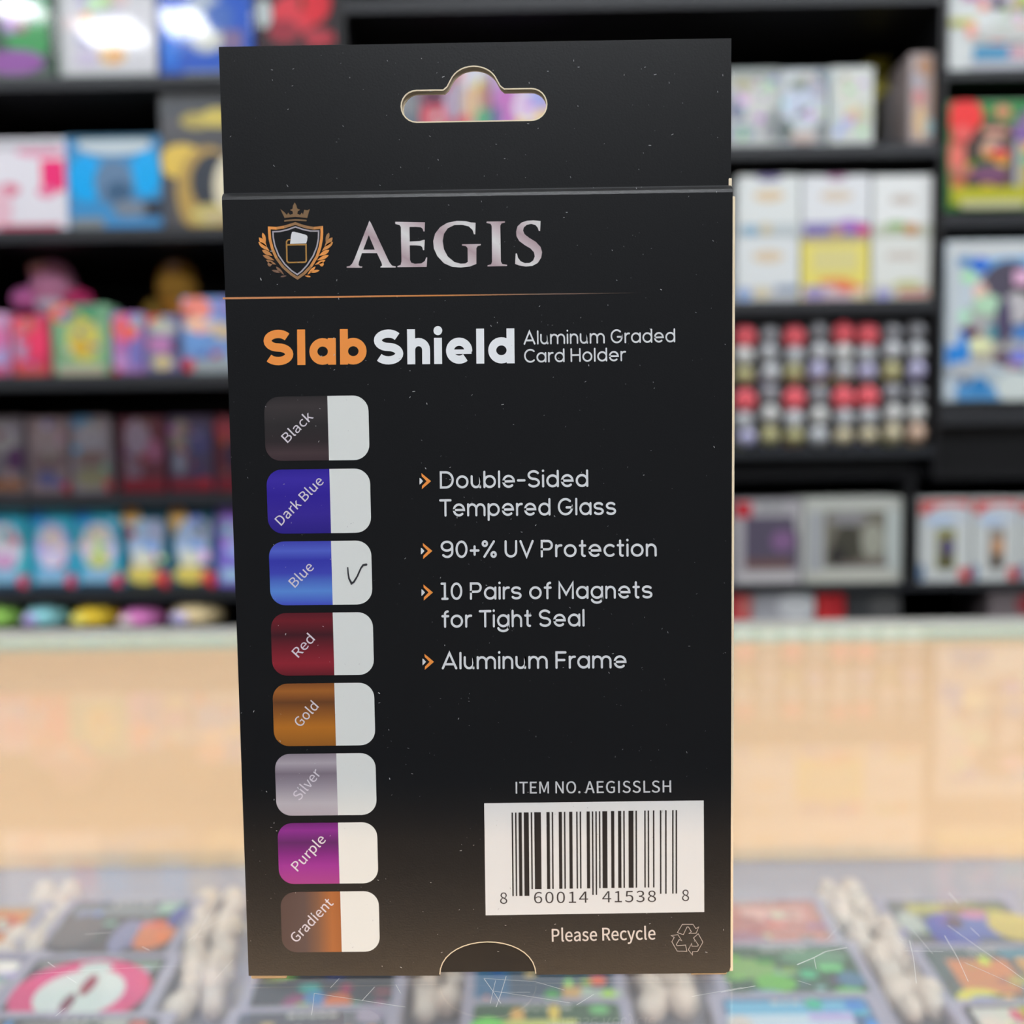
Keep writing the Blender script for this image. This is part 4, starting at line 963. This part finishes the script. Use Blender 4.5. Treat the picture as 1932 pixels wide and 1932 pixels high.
def outline_text(bm, s, p0, p1, cap, rgb, y=-0.00008, bold=0.0, gap=0):
    """s along the line from pixel p0 to pixel p1, capital height cap in pixels."""
    pen, runs = 0, []
    for ch in s:
        if ch == ' ':
            pen += 75
            continue
        a, loops = GLYPHS[ch]
        runs.append((pen, loops))
        pen += a + gap
    allx = [pen_ + x for pen_, ls in runs for l in ls for x in l[0::2]]
    x0, x1 = min(allx), max(allx)
    ux, uy = p1[0] - p0[0], p1[1] - p0[1]
    L = math.hypot(ux, uy)
    ux, uy = ux / L, uy / L
    kx, ky = L / (x1 - x0), cap / 257.0

    def mp(gx, gy):
        u, v = (gx - x0) * kx, gy * ky
        return BX(p0[0] + ux * u + uy * v, p0[1] + uy * u - ux * v)
    for pen_, ls in runs:
        cs = [[mp(pen_ + l[i], l[i + 1]) for i in range(0, len(l), 2)] for l in ls]
        tess(bm, cs, lambda x, z: (x, y, z), 0, rgb)
        if bold:
            for c in cs:
                ribbon(bm, c, bold, y - 0.000012, rgb, closed=True, n=6)


def arc(cx, cy, rx, ry, a0, a1, n=14):
    return [(cx + rx * math.cos(math.radians(a0 + (a1 - a0) * k / n)), cy + ry * math.sin(math.radians(a0 + (a1 - a0) * k / n))) for k in range(n + 1)]


def glyph(ch, w, xh=0.75):
    m = w / 2
    X, H = xh - m, 1 - m
    ry = (xh - w) / 2
    rx = ry * 1.06
    cy = xh / 2
    O = arc(rx, cy, rx, ry, 0, 360, 28)
    aw = (xh - w) * 0.43
    sr = lambda cw, hh, lo: arc(cw, hh - (hh - lo) / 4, cw, (hh - lo) / 4, 32, 270, 16) + arc(cw, lo + (hh - lo) / 4, cw * 1.04, (hh - lo) / 4, 90, -148, 16)
    arch = lambda x0: [(x0, X - aw)] + arc(x0 + aw, X - aw, aw, aw, 180, 0, 12) + [(x0 + 2 * aw, m)]
    D = {
        'o': [O], 'a': [O, [(2 * rx, X), (2 * rx, m)]], 'b': [O, [(0, H), (0, m)]], 'd': [O, [(2 * rx, H), (2 * rx, m)]],
        'p': [O, [(0, X), (0, m - 0.27)]],
        'g': [O, [(2 * rx, X), (2 * rx, m - 0.08)] + arc(rx, m - 0.06, rx, 0.22, 0, -165, 14)],
        'e': [[(0, cy), (2 * rx, cy)] + arc(rx, cy, rx, ry, 0, 312, 24)], 'c': [arc(rx, cy, rx, ry, 48, 312, 22)],
        'f': [[(0.16, m), (0.16, H - 0.16)] + arc(0.32, H - 0.16, 0.16, 0.16, 180, 85, 8), [(0, X - 0.02), (0.36, X - 0.02)]],
        'h': [[(0, H), (0, m)], arch(0)], 'n': [[(0, X), (0, m)], arch(0)], 'm': [[(0, X), (0, m)], arch(0), arch(2 * aw)],
        'r': [[(0, X), (0, m)], [(0, X - aw)] + arc(aw, X - aw, aw, aw, 180, 80, 8)],
        'u': [[(0, X), (0, m + aw)] + arc(aw, m + aw, aw, aw, 180, 360, 12) + [(2 * aw, X), (2 * aw, m)]],
        'i': [[(0, X), (0, m)], [(0, 0.955), (0, 0.956)]], 'l': [[(0, H), (0, m)]],
        's': [sr((xh - w) * 0.42, X, m)],
        't': [[(0.14, 0.92), (0.14, m + 0.12)] + arc(0.27, m + 0.12, 0.13, 0.12, 180, 280, 8), [(0, X - 0.02), (0.32, X - 0.02)]],
        'A': [[(0, m), (0.41, H), (0.82, m)], [(0.15, 0.3), (0.67, 0.3)]],
        'C': [arc(0.43, 0.5, 0.43, 0.5 - m, 48, 312, 26)],
        'G': [arc(0.43, 0.5, 0.43, 0.5 - m, 48, 360, 28) + [(0.86, 0.46), (0.5, 0.46)]],
        'D': [[(0, m), (0, H), (0.3, H)] + arc(0.3, 0.5, 0.44, 0.5 - m, 90, -90, 18) + [(0, m)]],
        'F': [[(0, m), (0, H), (0.55, H)], [(0, 0.5), (0.48, 0.5)]],
        'H': [[(0, m), (0, H)], [(0.68, m), (0.68, H)], [(0, 0.5), (0.68, 0.5)]],
        'M': [[(0, m), (0, H), (0.42, 0.28), (0.84, H), (0.84, m)]],
        'P': [[(0, m), (0, H), (0.38, H)] + arc(0.38, H - 0.235, 0.235, 0.235, 90, -90, 12) + [(0, H - 0.47)]],
        'S': [sr(0.31, H, m)],
        'T': [[(0, H), (0.66, H)], [(0.33, H), (0.33, m)]],
        'U': [[(0, H), (0, m + 0.32)] + arc(0.32, m + 0.32, 0.32, 0.32, 180, 360, 14) + [(0.64, H)]],
        'V': [[(0, H), (0.37, m), (0.74, H)]],
        '0': [arc(0.3, 0.5, 0.3, 0.5 - m, 0, 360, 28)],
        '1': [[(0, H), (0.2, H), (0.2, m)], [(0.04, m), (0.36, m)]],
        '9': [arc(0.32, 0.68, 0.32, 0.32 - m, 0, 360, 24), [(0.64, 0.68), (0.64, 0.36)] + arc(0.33, 0.36, 0.31, 0.36 - m, 0, -140, 14)],
        '+': [[(0, 0.42), (0.46, 0.42)], [(0.23, 0.19), (0.23, 0.65)]],
        '-': [[(0, 0.42), (0.4, 0.42)]],
        '%': [arc(0.15, 0.81, 0.13, 0.13, 0, 360, 14), arc(0.68, 0.19, 0.13, 0.13, 0, 360, 14), [(0.12, m), (0.7, H)]],
    }
    if ch == 'e' and w > 0.2:
        return [[(0.02, cy - 0.03), (2 * rx + w * 0.40, cy - 0.03)], arc(rx, cy, rx, ry, -6, 312, 28)]
    if w > 0.2:
        out = []
        for q in D[ch]:
            q = list(q)
            for i, j in ((0, 1), (-1, -2)):
                if abs(q[i][0] - q[j][0]) < 1e-6 and (abs(q[i][1] - m) < 1e-6 or abs(q[i][1] - H) < 1e-6 or abs(q[i][1] - X) < 1e-6):
                    q[i] = (q[i][0], q[i][1] + (m if q[i][1] > q[j][1] else -m) * (1 if abs(q[i][1] - 0.955) > 0.01 else 0))
            out.append(q)
        return out
    return D[ch]


def stroke_text(bm, s, p0, p1, cap, w, rgb, y=-0.00008, xh=0.75, gap=0.13, space=0.34, caps=True):
    runs, pen = [], 0.0
    for ch in s:
        if ch == ' ':
            pen += space
            continue
        st = glyph(ch, w, xh)
        xs_ = [p[0] for q in (st[1:] if ch == 'e' and w > 0.2 else st) for p in q]
        lo, hi = min(xs_) - w / 2, max(xs_) + w / 2
        runs.append((pen - lo, st, ch))
        tight = 0.6 if ch in 'rTfV' else 1.0
        pen += hi - lo + gap * tight
    tot = pen - gap
    ux, uy = p1[0] - p0[0], p1[1] - p0[1]
    L = math.hypot(ux, uy)
    ux, uy = ux / L, uy / L
    kx = L / tot

    def mp(gx, gy):
        u, v = gx, gy * cap
        q = BX(p0[0] + ux * u + uy * v, p0[1] + uy * u - ux * v)
        return (q[0], y, q[1])
    for pen_, st, ch_ in runs:
        for k, q in enumerate(st):
            if len(q) == 2 and abs(q[0][1] - q[1][1]) < 0.01 and abs(q[0][0] - q[1][0]) < 0.001:   # dot of an i
                ra = w * 0.56
                dot = [(mp((q[0][0] + pen_ + ra * math.cos(a_)) * kx, q[0][1] + ra * math.sin(a_))) for a_ in [2 * math.pi * i_ / 16 for i_ in range(16)]]
                tess(bm, [[(d[0], d[2]) for d in dot]], lambda x, z: (x, y, z), 0, rgb)
                continue

            def mk(gx, gy, k=k):
                v = mp(gx * kx, gy)
                return (v[0], v[1] - 0.000012 * k, v[2])
            ribbon(bm, [((x + pen_), z) for x, z in q], w * (0.55 if ch_ == 'e' and w > 0.2 and k == 0 else 1), y, rgb, caps=caps, mp=mk)


GREY = (220, 222, 224)
WHITE = (226, 228, 230)
ORANGE = (244, 150, 70)

# big serif name
NAME_MAT = ramp_mat('name_silver', 0, [(0.0, (178, 155, 160)), (0.25, (205, 192, 194)), (0.5, (222, 220, 218)), (0.75, (205, 190, 193)), (1.0, (178, 155, 160))], 0.4, 0.5, (2.6, 1.0))
SERIF = {
    'A': [[(275, 128), (290, 150), (440, 470), (458, 508), (482, 538), (515, 545), (515, 555), (375, 555), (378, 545), (392, 537), (386, 512), (345, 424), (207, 424), (180, 505), (176, 532), (190, 544), (212, 546), (208, 557), (68, 557), (70, 545), (98, 540), (118, 520), (140, 475), (245, 205), (262, 165)], [(270, 260), (325, 392), (220, 392)]],
    'E': [[(510, 138), (782, 143), (778, 226), (768, 226), (762, 203), (745, 189), (700, 185), (641, 185), (643, 318), (735, 314), (768, 303), (780, 303), (775, 396), (765, 397), (756, 368), (740, 357), (700, 353), (643, 353), (645, 485), (656, 510), (690, 521), (750, 517), (780, 495), (793, 463), (803, 463), (797, 550), (530, 552), (532, 542), (560, 530), (568, 500), (562, 185), (550, 168), (512, 158)]],
    'G': [[(1243, 147), (1240, 252), (1228, 252), (1215, 212), (1180, 180), (1120, 166), (1050, 168), (990, 197), (955, 247), (943, 312), (955, 390), (990, 455), (1050, 505), (1105, 520), (1150, 518), (1172, 503), (1170, 378), (1155, 360), (1120, 355), (1118, 343), (1290, 341), (1290, 352), (1262, 360), (1250, 378), (1250, 522), (1190, 546), (1110, 555), (1030, 549), (955, 516), (895, 452), (862, 380), (857, 312), (875, 245), (920, 187), (985, 148), (1070, 130), (1150, 132), (1200, 144)]],
    'I': [[(1343, 136), (1510, 134), (1510, 146), (1480, 152), (1468, 172), (1473, 500), (1485, 522), (1530, 530), (1528, 541), (1352, 545), (1352, 535), (1385, 525), (1393, 503), (1390, 177), (1380, 157), (1343, 149)]],
    'S': [[(1835, 132), (1831, 222), (1819, 222), (1808, 190), (1788, 168), (1750, 157), (1710, 166), (1682, 190), (1675, 220), (1690, 252), (1730, 284), (1790, 320), (1835, 367), (1849, 415), (1840, 465), (1810, 513), (1760, 540), (1700, 546), (1640, 536), (1603, 522), (1608, 427), (1620, 427), (1629, 465), (1652, 497), (1692, 515), (1735, 513), (1768, 490), (1782, 453), (1774, 415), (1742, 380), (1690, 350), (1640, 313), (1616, 270), (1612, 228), (1625, 180), (1662, 145), (1715, 128), (1770, 125), (1812, 129)]],
}
bm = bmesh.new()
for ch in 'AEGIS':
    tess(bm, [[BX(640 + x / 4.83, 390 + y / 4.83) for x, y in c] for c in SERIF[ch]], lambda x, z: (x, -0.00008, z))
put(bm, 'name_lettering', NAME_MAT, None, 'large silver serif lettering')

# emblem
EZ = lambda x, y: BX(470 + x / 9.66, 370 + y / 9.66)
EPX = (EZ(100, 0)[0] - EZ(0, 0)[0]) / 100
OR1, BR1 = (232, 152, 76), (140, 108, 76)


def mixc(a, b, t):
    return tuple(a[i] + (b[i] - a[i]) * t for i in range(3))


emb = thing('emblem', '', 'x')
for k in ('label', 'category'):
    del emb[k]
emb.parent = root
emb.location = OFF
bm = bmesh.new()
sh = [(368, 580), (500, 588), (640, 565), (760, 528), (845, 500), (930, 532), (1050, 568), (1180, 588), (1325, 572), (1328, 660), (1322, 780), (1295, 930), (1240, 1100), (1130, 1280), (1000, 1415), (885, 1497), (765, 1420), (620, 1290), (500, 1130), (425, 960), (382, 790), (370, 660)]
fs_ = ribbon(bm, [EZ(*a) for a in sh], 50 * EPX, -0.00008, OR1, closed=True, n=8)
for f, a in zip(fs_, sh):
    paint(bm, [f], mixc(BR1, OR1, min(1, max(0, (abs(a[0] - 850) - 150) / 330)) * (0.9 if a[1] < 1200 else 0.5) + 0.1))
inn = [(435, 652), (560, 645), (700, 615), (845, 562), (980, 608), (1120, 638), (1268, 638), (1265, 780), (1235, 930), (1170, 1090), (1060, 1260), (960, 1370), (880, 1430), (780, 1365), (650, 1240), (540, 1080), (470, 900), (442, 760)]
ribbon(bm, [EZ(*p) for p in inn], 26 * EPX, -0.00008, (172, 165, 172), closed=True, n=8)
put(bm, 'shield', PR, emb)
bm = bmesh.new()
cr = [(570, 235), (640, 290), (690, 345), (715, 300), (745, 345), (800, 325), (795, 282), (745, 255), (793, 232), (800, 175), (835, 118), (865, 175), (878, 230), (935, 250), (888, 280), (880, 325), (930, 345), (962, 300), (985, 340), (1005, 250), (1060, 262), (1108, 238), (1060, 402), (845, 378), (648, 402)]
tess(bm, [[EZ(*p) for p in cr]], lambda x, z: (x, -0.00008, z), 0, (128, 100, 70))
ribbon(bm, [EZ(655, 455), EZ(750, 442), EZ(845, 436), EZ(945, 440), EZ(1035, 448)], 30 * EPX, -0.00008, (128, 100, 70), n=8)
put(bm, 'crown', PR, emb)
bm = bmesh.new()
GD = (176, 130, 66)
ribbon(bm, [EZ(685, 890), EZ(1038, 885), EZ(1044, 1180), EZ(1020, 1206), EZ(720, 1212), EZ(692, 1185)], 26 * EPX, -0.00008, GD, closed=True, n=8)
ribbon(bm, [EZ(745, 795), EZ(710, 800), EZ(684, 830), EZ(684, 868)], 24 * EPX, -0.00008, GD, n=8)
tess(bm, [[EZ(*p) for p in [(785, 655), (820, 650), (1020, 702), (1058, 722), (1066, 750), (1060, 800), (1042, 862), (750, 872), (756, 800), (768, 710)]]], lambda x, z: (x, -0.00008, z), 0, (218, 218, 220))
put(bm, 'card_icon', PR, emb)
leaves = [((245, 668), (305, 850), 62), ((180, 755), (330, 930), 80), ((170, 835), (372, 1000), 80), ((238, 985), (430, 1090), 74), ((250, 1078), (462, 1172), 62), ((308, 1165), (500, 1250), 56), ((335, 1245), (430, 1235), 90), ((415, 1352), (600, 1395), 50), ((490, 1285), (640, 1435), 50), ((575, 1472), (690, 1452), 32)]
for side in (0, 1):
    bm = bmesh.new()
    for (tx, ty), (bx_, by_), wd in leaves:
        if side:
            tx, bx_ = 1702 - tx, 1702 - bx_
        dx, dy = bx_ - tx, by_ - ty
        l = math.hypot(dx, dy)
        nx, ny = -dy / l, dx / l
        pts = []
        for k in range(9):
            u = k / 8
            pts.append((tx + dx * u + nx * wd / 2 * math.sin(math.pi * u ** 0.8), ty + dy * u + ny * wd / 2 * math.sin(math.pi * u ** 0.8)))
        for k in range(7, 0, -1):
            u = k / 8
            pts.append((tx + dx * u - nx * wd / 2 * math.sin(math.pi * u ** 0.8), ty + dy * u - ny * wd / 2 * math.sin(math.pi * u ** 0.8)))
        c = mixc(OR1, (112, 88, 76), min(1, max(0, (ty - 800) / 600))) if not side else mixc(BR1, OR1, min(1, max(0, (ty - 600) / 300)))
        tess(bm, [[EZ(*p) for p in pts]], lambda x, z: (x, -0.00008, z), 0, c)
    put(bm, 'laurel_branch', PR, emb)

# rule
bm = bmesh.new()
a, b, c = BX(420.5, 563), BX(1060, 554.5), BX(1215, 552.5)
ribbon(bm, [a, ((a[0] + b[0]) / 2, (a[1] + b[1]) / 2), b, c], [0.00042, 0.00034, 0.00022, 0.00004], -0.00006, caps=False)
put(bm, 'rule_line', ramp_mat('rule_copper', 0, [(0, (205, 140, 95)), (0.5, (205, 135, 75)), (0.75, (130, 105, 90)), (1, (50, 48, 48))]), None, 'thin copper rule fading to the right')

# product title
bm = bmesh.new()
stroke_text(bm, 'Slab', (498, 689.5), (692, 687.5), 67, 0.235, ORANGE, xh=0.75, gap=0.12, caps=False)
put(bm, 'title_lettering', PR, None, 'heavy orange lettering')
bm = bmesh.new()
stroke_text(bm, 'Shield', (706, 688), (971, 685.5), 66, 0.235, (236, 238, 240), xh=0.75, gap=0.12, caps=False)
put(bm, 'title_lettering', PR, None, 'heavy white lettering')
bm = bmesh.new()
stroke_text(bm, 'Aluminum Graded', (988, 650.5), (1274, 646), 26.5, 0.125, GREY)
stroke_text(bm, 'Card Holder', (989, 684.5), (1180, 681.5), 26, 0.125, GREY)
put(bm, 'subtitle_lettering', PR)
for lines in ([('Double-Sided', (830, 922), (1110, 918.7)), ('Tempered Glass', (829, 974.8), (1162.5, 971.5))], [('90+% UV Protection', (831.5, 1053), (1239, 1050))], [('10 Pairs of Magnets', (831.5, 1132), (1231, 1129)), ('for Tight Seal', (833, 1184.5), (1103, 1182))], [('Aluminum Frame', (833.5, 1263), (1182, 1260.8))]):
    bm = bmesh.new()
    for s_, p0, p1 in lines:
        stroke_text(bm, s_, p0, p1, 33, 0.135, GREY)
    put(bm, 'feature_lettering', PR)
for dx, yc in ((0, 172), (9, 643), (13, 923), (20, 1391)):
    bm = bmesh.new()
    q = lambda x, y: BX(760 + (x + dx) / 3.578, 860 + (y + yc - 172) / 3.578)
    tess(bm, [[q(126, 117), q(191, 171), q(128, 226), q(130, 203), q(161, 171), q(128, 138)]], lambda x, z: (x, -0.00008, z), 0, ORANGE)
    tess(bm, [[q(113, 149), q(121, 153), q(137, 171), q(121, 189), q(113, 195)]], lambda x, z: (x, -0.00008, z), 0, (225, 225, 225))
    put(bm, 'bullet', PR, None, 'orange chevron with a white wedge')

# colour swatches
SW = [
    ('Black', (497.9, 747.7, 697.6, 867.6, 617.5, 621), [(0, (60, 46, 50)), (.12, (72, 57, 60)), (.3, (48, 41, 43)), (.55, (46, 43, 44)), (.85, (60, 54, 55)), (1, (46, 42, 43))], ((543, 836), (592, 788)), 'black'),
    ('Dark Blue', (502.5, 885.3, 700.7, 1004.8, 621.6, 624.6), [(0, (44, 32, 130)), (.3, (58, 42, 150)), (.6, (50, 34, 150)), (.85, (62, 46, 165)), (1, (50, 36, 150))], ((531, 992), (612, 910)), 'dark blue'),
    ('Blue', (507, 1021, 703, 1140, 625, 627.4), [(0, (70, 80, 190)), (.22, (92, 140, 215)), (.5, (66, 72, 180)), (.7, (56, 58, 170)), (.85, (84, 100, 200)), (1, (66, 70, 175))], ((557, 1109), (593.5, 1071.6)), 'blue'),
    ('Red', (510.6, 1156, 706, 1273, 628, 630.8), [(0, (100, 30, 40)), (.2, (145, 40, 52)), (.4, (120, 34, 45)), (.65, (66, 28, 36)), (.88, (112, 32, 42)), (1, (88, 28, 38))], ((563.4, 1241), (595, 1206.7)), 'red'),
    ('Gold', (514, 1289, 708.4, 1405.7, 631.4, 633.3), [(0, (150, 95, 38)), (.3, (185, 115, 40)), (.5, (150, 92, 40)), (.7, (108, 66, 38)), (.88, (165, 100, 45)), (1, (130, 78, 40))], ((567, 1372.5), (602, 1333.7)), 'gold'),
    ('Silver', (518.4, 1421.5, 711, 1537, 634.5, 637.6), [(0, (178, 168, 176)), (.2, (188, 182, 188)), (.45, (160, 150, 160)), (.68, (128, 116, 128)), (.85, (175, 165, 174)), (1, (140, 130, 140))], ((565.6, 1510.7), (606.6, 1459.4)), 'silver'),
    ('Purple', (523.4, 1552, 714, 1666, 638, 640.7), [(0, (165, 65, 135)), (.3, (155, 50, 145)), (.5, (125, 36, 125)), (.68, (92, 34, 98)), (.88, (135, 45, 140)), (1, (110, 38, 115))], ((562, 1644), (616, 1585)), 'purple'),
    ('Gradient', (529, 1681.8, 717, 1795, 642.3, 644.5), None, ((559.4, 1779), (630, 1704.8)), 'brown to orange'),
]
TICK = (224, 226, 222)
for nm, (l, tp, r_, bt, s0, s1), stops, (p0, p1), cn in SW:
    tl, br, sp = BX(l, tp + 1), BX(r_, bt), BX((s0 + s1) / 2, (tp + bt) / 2)
    bl = BX(l + 3.5, bt)
    x0 = (tl[0] + bl[0]) / 2
    c = rrect(x0, br[1], br[0], tl[1], 0.0034, 8)
    bm = bmesh.new()
    left = [p for p in rrect(x0, br[1], sp[0], tl[1], 0.0034, 8, (1, 0, 0, 1))]
    tess(bm, [left], lambda x, z: (x, -0.00006, z))
    if stops:
        m_ = ramp_mat('swatch_' + cn.replace(' ', '_'), 2, stops, 0.4, 0.4)
    else:
        m_ = ramp_mat('swatch_brown_orange', 0, [(0, (84, 66, 62)), (.4, (92, 74, 70)), (.62, (125, 88, 66)), (.85, (170, 104, 56)), (1, (160, 96, 50))], 0.4, 0.4)
    so = put(bm, 'color_swatch', m_, None, cn + ' colour swatch with rounded left corners')
    bm = bmesh.new()
    right = rrect(sp[0], br[1], br[0], tl[1], 0.0034, 8, (0, 1, 1, 0))
    tess(bm, [right], lambda x, z: (x, -0.00006, z), 0, TICK)
    put(bm, 'tick_box', PR, so, 'white tick box')
    bm = bmesh.new()
    outline_text(bm, nm, p0, p1, 18.5, (222, 214, 222), y=-0.0001, bold=0.00003)
    put(bm, 'swatch_lettering', PR, so)
    if nm == 'Blue':
        bm = bmesh.new()
        pts = [(632, 1098), (634, 1130), (640, 1165), (655, 1193), (668, 1185), (690, 1150), (712, 1100), (725, 1082), (744, 1079)]
        ribbon(bm, [BX(460 + x / 3.22, 730 + y / 3.22) for x, y in pts], [0.0003, 0.00034, 0.0004, 0.00048, 0.0004, 0.00036, 0.00036, 0.0004, 0.00052], -0.00012, (50, 50, 54))
        put(bm, 'pen_tick', PR, so, 'hand drawn dark pen tick')

# item number, barcode, recycling
bm = bmesh.new()
outline_text(bm, 'ITEM NO.', (973, 1497), (1095, 1496), 22, (206, 208, 210), bold=0.00005, gap=4)
outline_text(bm, 'AEGISSLSH', (1104, 1496), (1266, 1494.5), 22, (206, 208, 210), bold=0.00005, gap=14)
put(bm, 'item_number_lettering', PR)
bm = bmesh.new()
tess(bm, [[BX(913.5, 1515.4), BX(1327.6, 1510), BX(1328.7, 1720.5), BX(916.3, 1726.7)]], lambda x, z: (x, -0.00006, z), 0, (220, 222, 222))
lab = put(bm, 'barcode_label', PR, None, 'white barcode panel')
LC = ['0001101', '0011001', '0010011', '0111101', '0100011', '0110001', '0101111', '0111011', '0110111', '0001011']
DG = '860014415388'
bits = '101' + ''.join(LC[int(d)] for d in DG[:6]) + '01010' + ''.join(LC[int(d)].translate(str.maketrans('01', '10')) for d in DG[6:]) + '101'
bm = bmesh.new()
i = 0
bars = []
while i < 95:
    if bits[i] == '1':
        j = i
        while j < 95 and bits[j] == '1':
            j += 1
        long = i < 10 or i > 84 or 45 <= i < 50
        bars.append((i, j, long))
        i = j
    else:
        i += 1
K7 = lambda x, y: BX(880 + x / 3.715, 1440 + y / 3.715)
for i, j, long in bars:
    u0, u1 = i / 95, j / 95
    xa, xb = 315 + 1162 * u0 + 1.0, 315 + 1162 * u1 - 1.0
    yt = 345 - 18 * (u0 + u1) / 2
    yb = (930 - 18 * u0) if long else (883 - 16 * u0)
    sk = lambda u: 6 * (1 - u)
    tess(bm, [[K7(xa, yt), K7(xb, yt), K7(xb + sk(u1), yb), K7(xa + sk(u0), yb)]], lambda x, z: (x, -0.0001, z), 0, (36, 33, 33))
put(bm, 'bars', PR, lab, 'black barcode bars')
bm = bmesh.new()
for s_, xa, ya, xb, yb_ in (('8', 236, 984, 287, 983), ('60014', 474, 980, 853, 976), ('41538', 952, 974, 1329, 970), ('8', 1511, 964, 1561, 963)):
    outline_text(bm, s_, (880 + xa / 3.715, 1440 + ya / 3.715), (880 + xb / 3.715, 1440 + yb_ / 3.715), 21, (58, 54, 54), y=-0.0001, gap=26)
put(bm, 'barcode_lettering', PR, lab)
bm = bmesh.new()
outline_text(bm, 'Please Recycle', (1041.5, 1776), (1236.5, 1771.8), 23.5, (222, 212, 204), bold=0.00007, gap=2)
put(bm, 'recycle_lettering', PR)
bm = bmesh.new()
for k in range(3):
    ca, sa = math.cos(math.radians(120 * k)), math.sin(math.radians(120 * k))
    rt = lambda x, y: K7(1549 + ca * (x - 1549) - sa * (y - 1232), 1232 + sa * (x - 1549) + ca * (y - 1232))
    ribbon(bm, [rt(*p) for p in [(1478, 1186), (1513, 1128), (1588, 1128), (1607, 1158), (1628, 1146), (1610, 1190), (1560, 1192), (1576, 1180), (1556, 1146), (1546, 1146), (1520, 1200)]], 0.00013, -0.00008, (196, 186, 178), closed=True, n=6)
put(bm, 'recycling_symbol', PR, None, 'three outlined chasing arrows')
# dust on the board
bm = bmesh.new()
for k in range(680):
    px, py = R.uniform(430, 1370), R.uniform(95, 1825)
    s_ = R.choice([0.00003, 0.00005, 0.00006, 0.00009, 0.00012]) * R.uniform(.6, 1.2)
    x, z = BX(px, py)
    ang = R.uniform(0, 3.14)
    y = -0.00014 if py > 350 else 0.0009
    l = s_ * R.uniform(1, 2.2)
    ribbon(bm, [(x - l * math.cos(ang), z - l * math.sin(ang)), (x + l * math.cos(ang), z + l * math.sin(ang))], s_, y, caps=False)
d_ = put(bm, 'dust_specks', mat('dust', (190, 190, 190), 0.9, 0.1))
d_['kind'] = 'stuff'
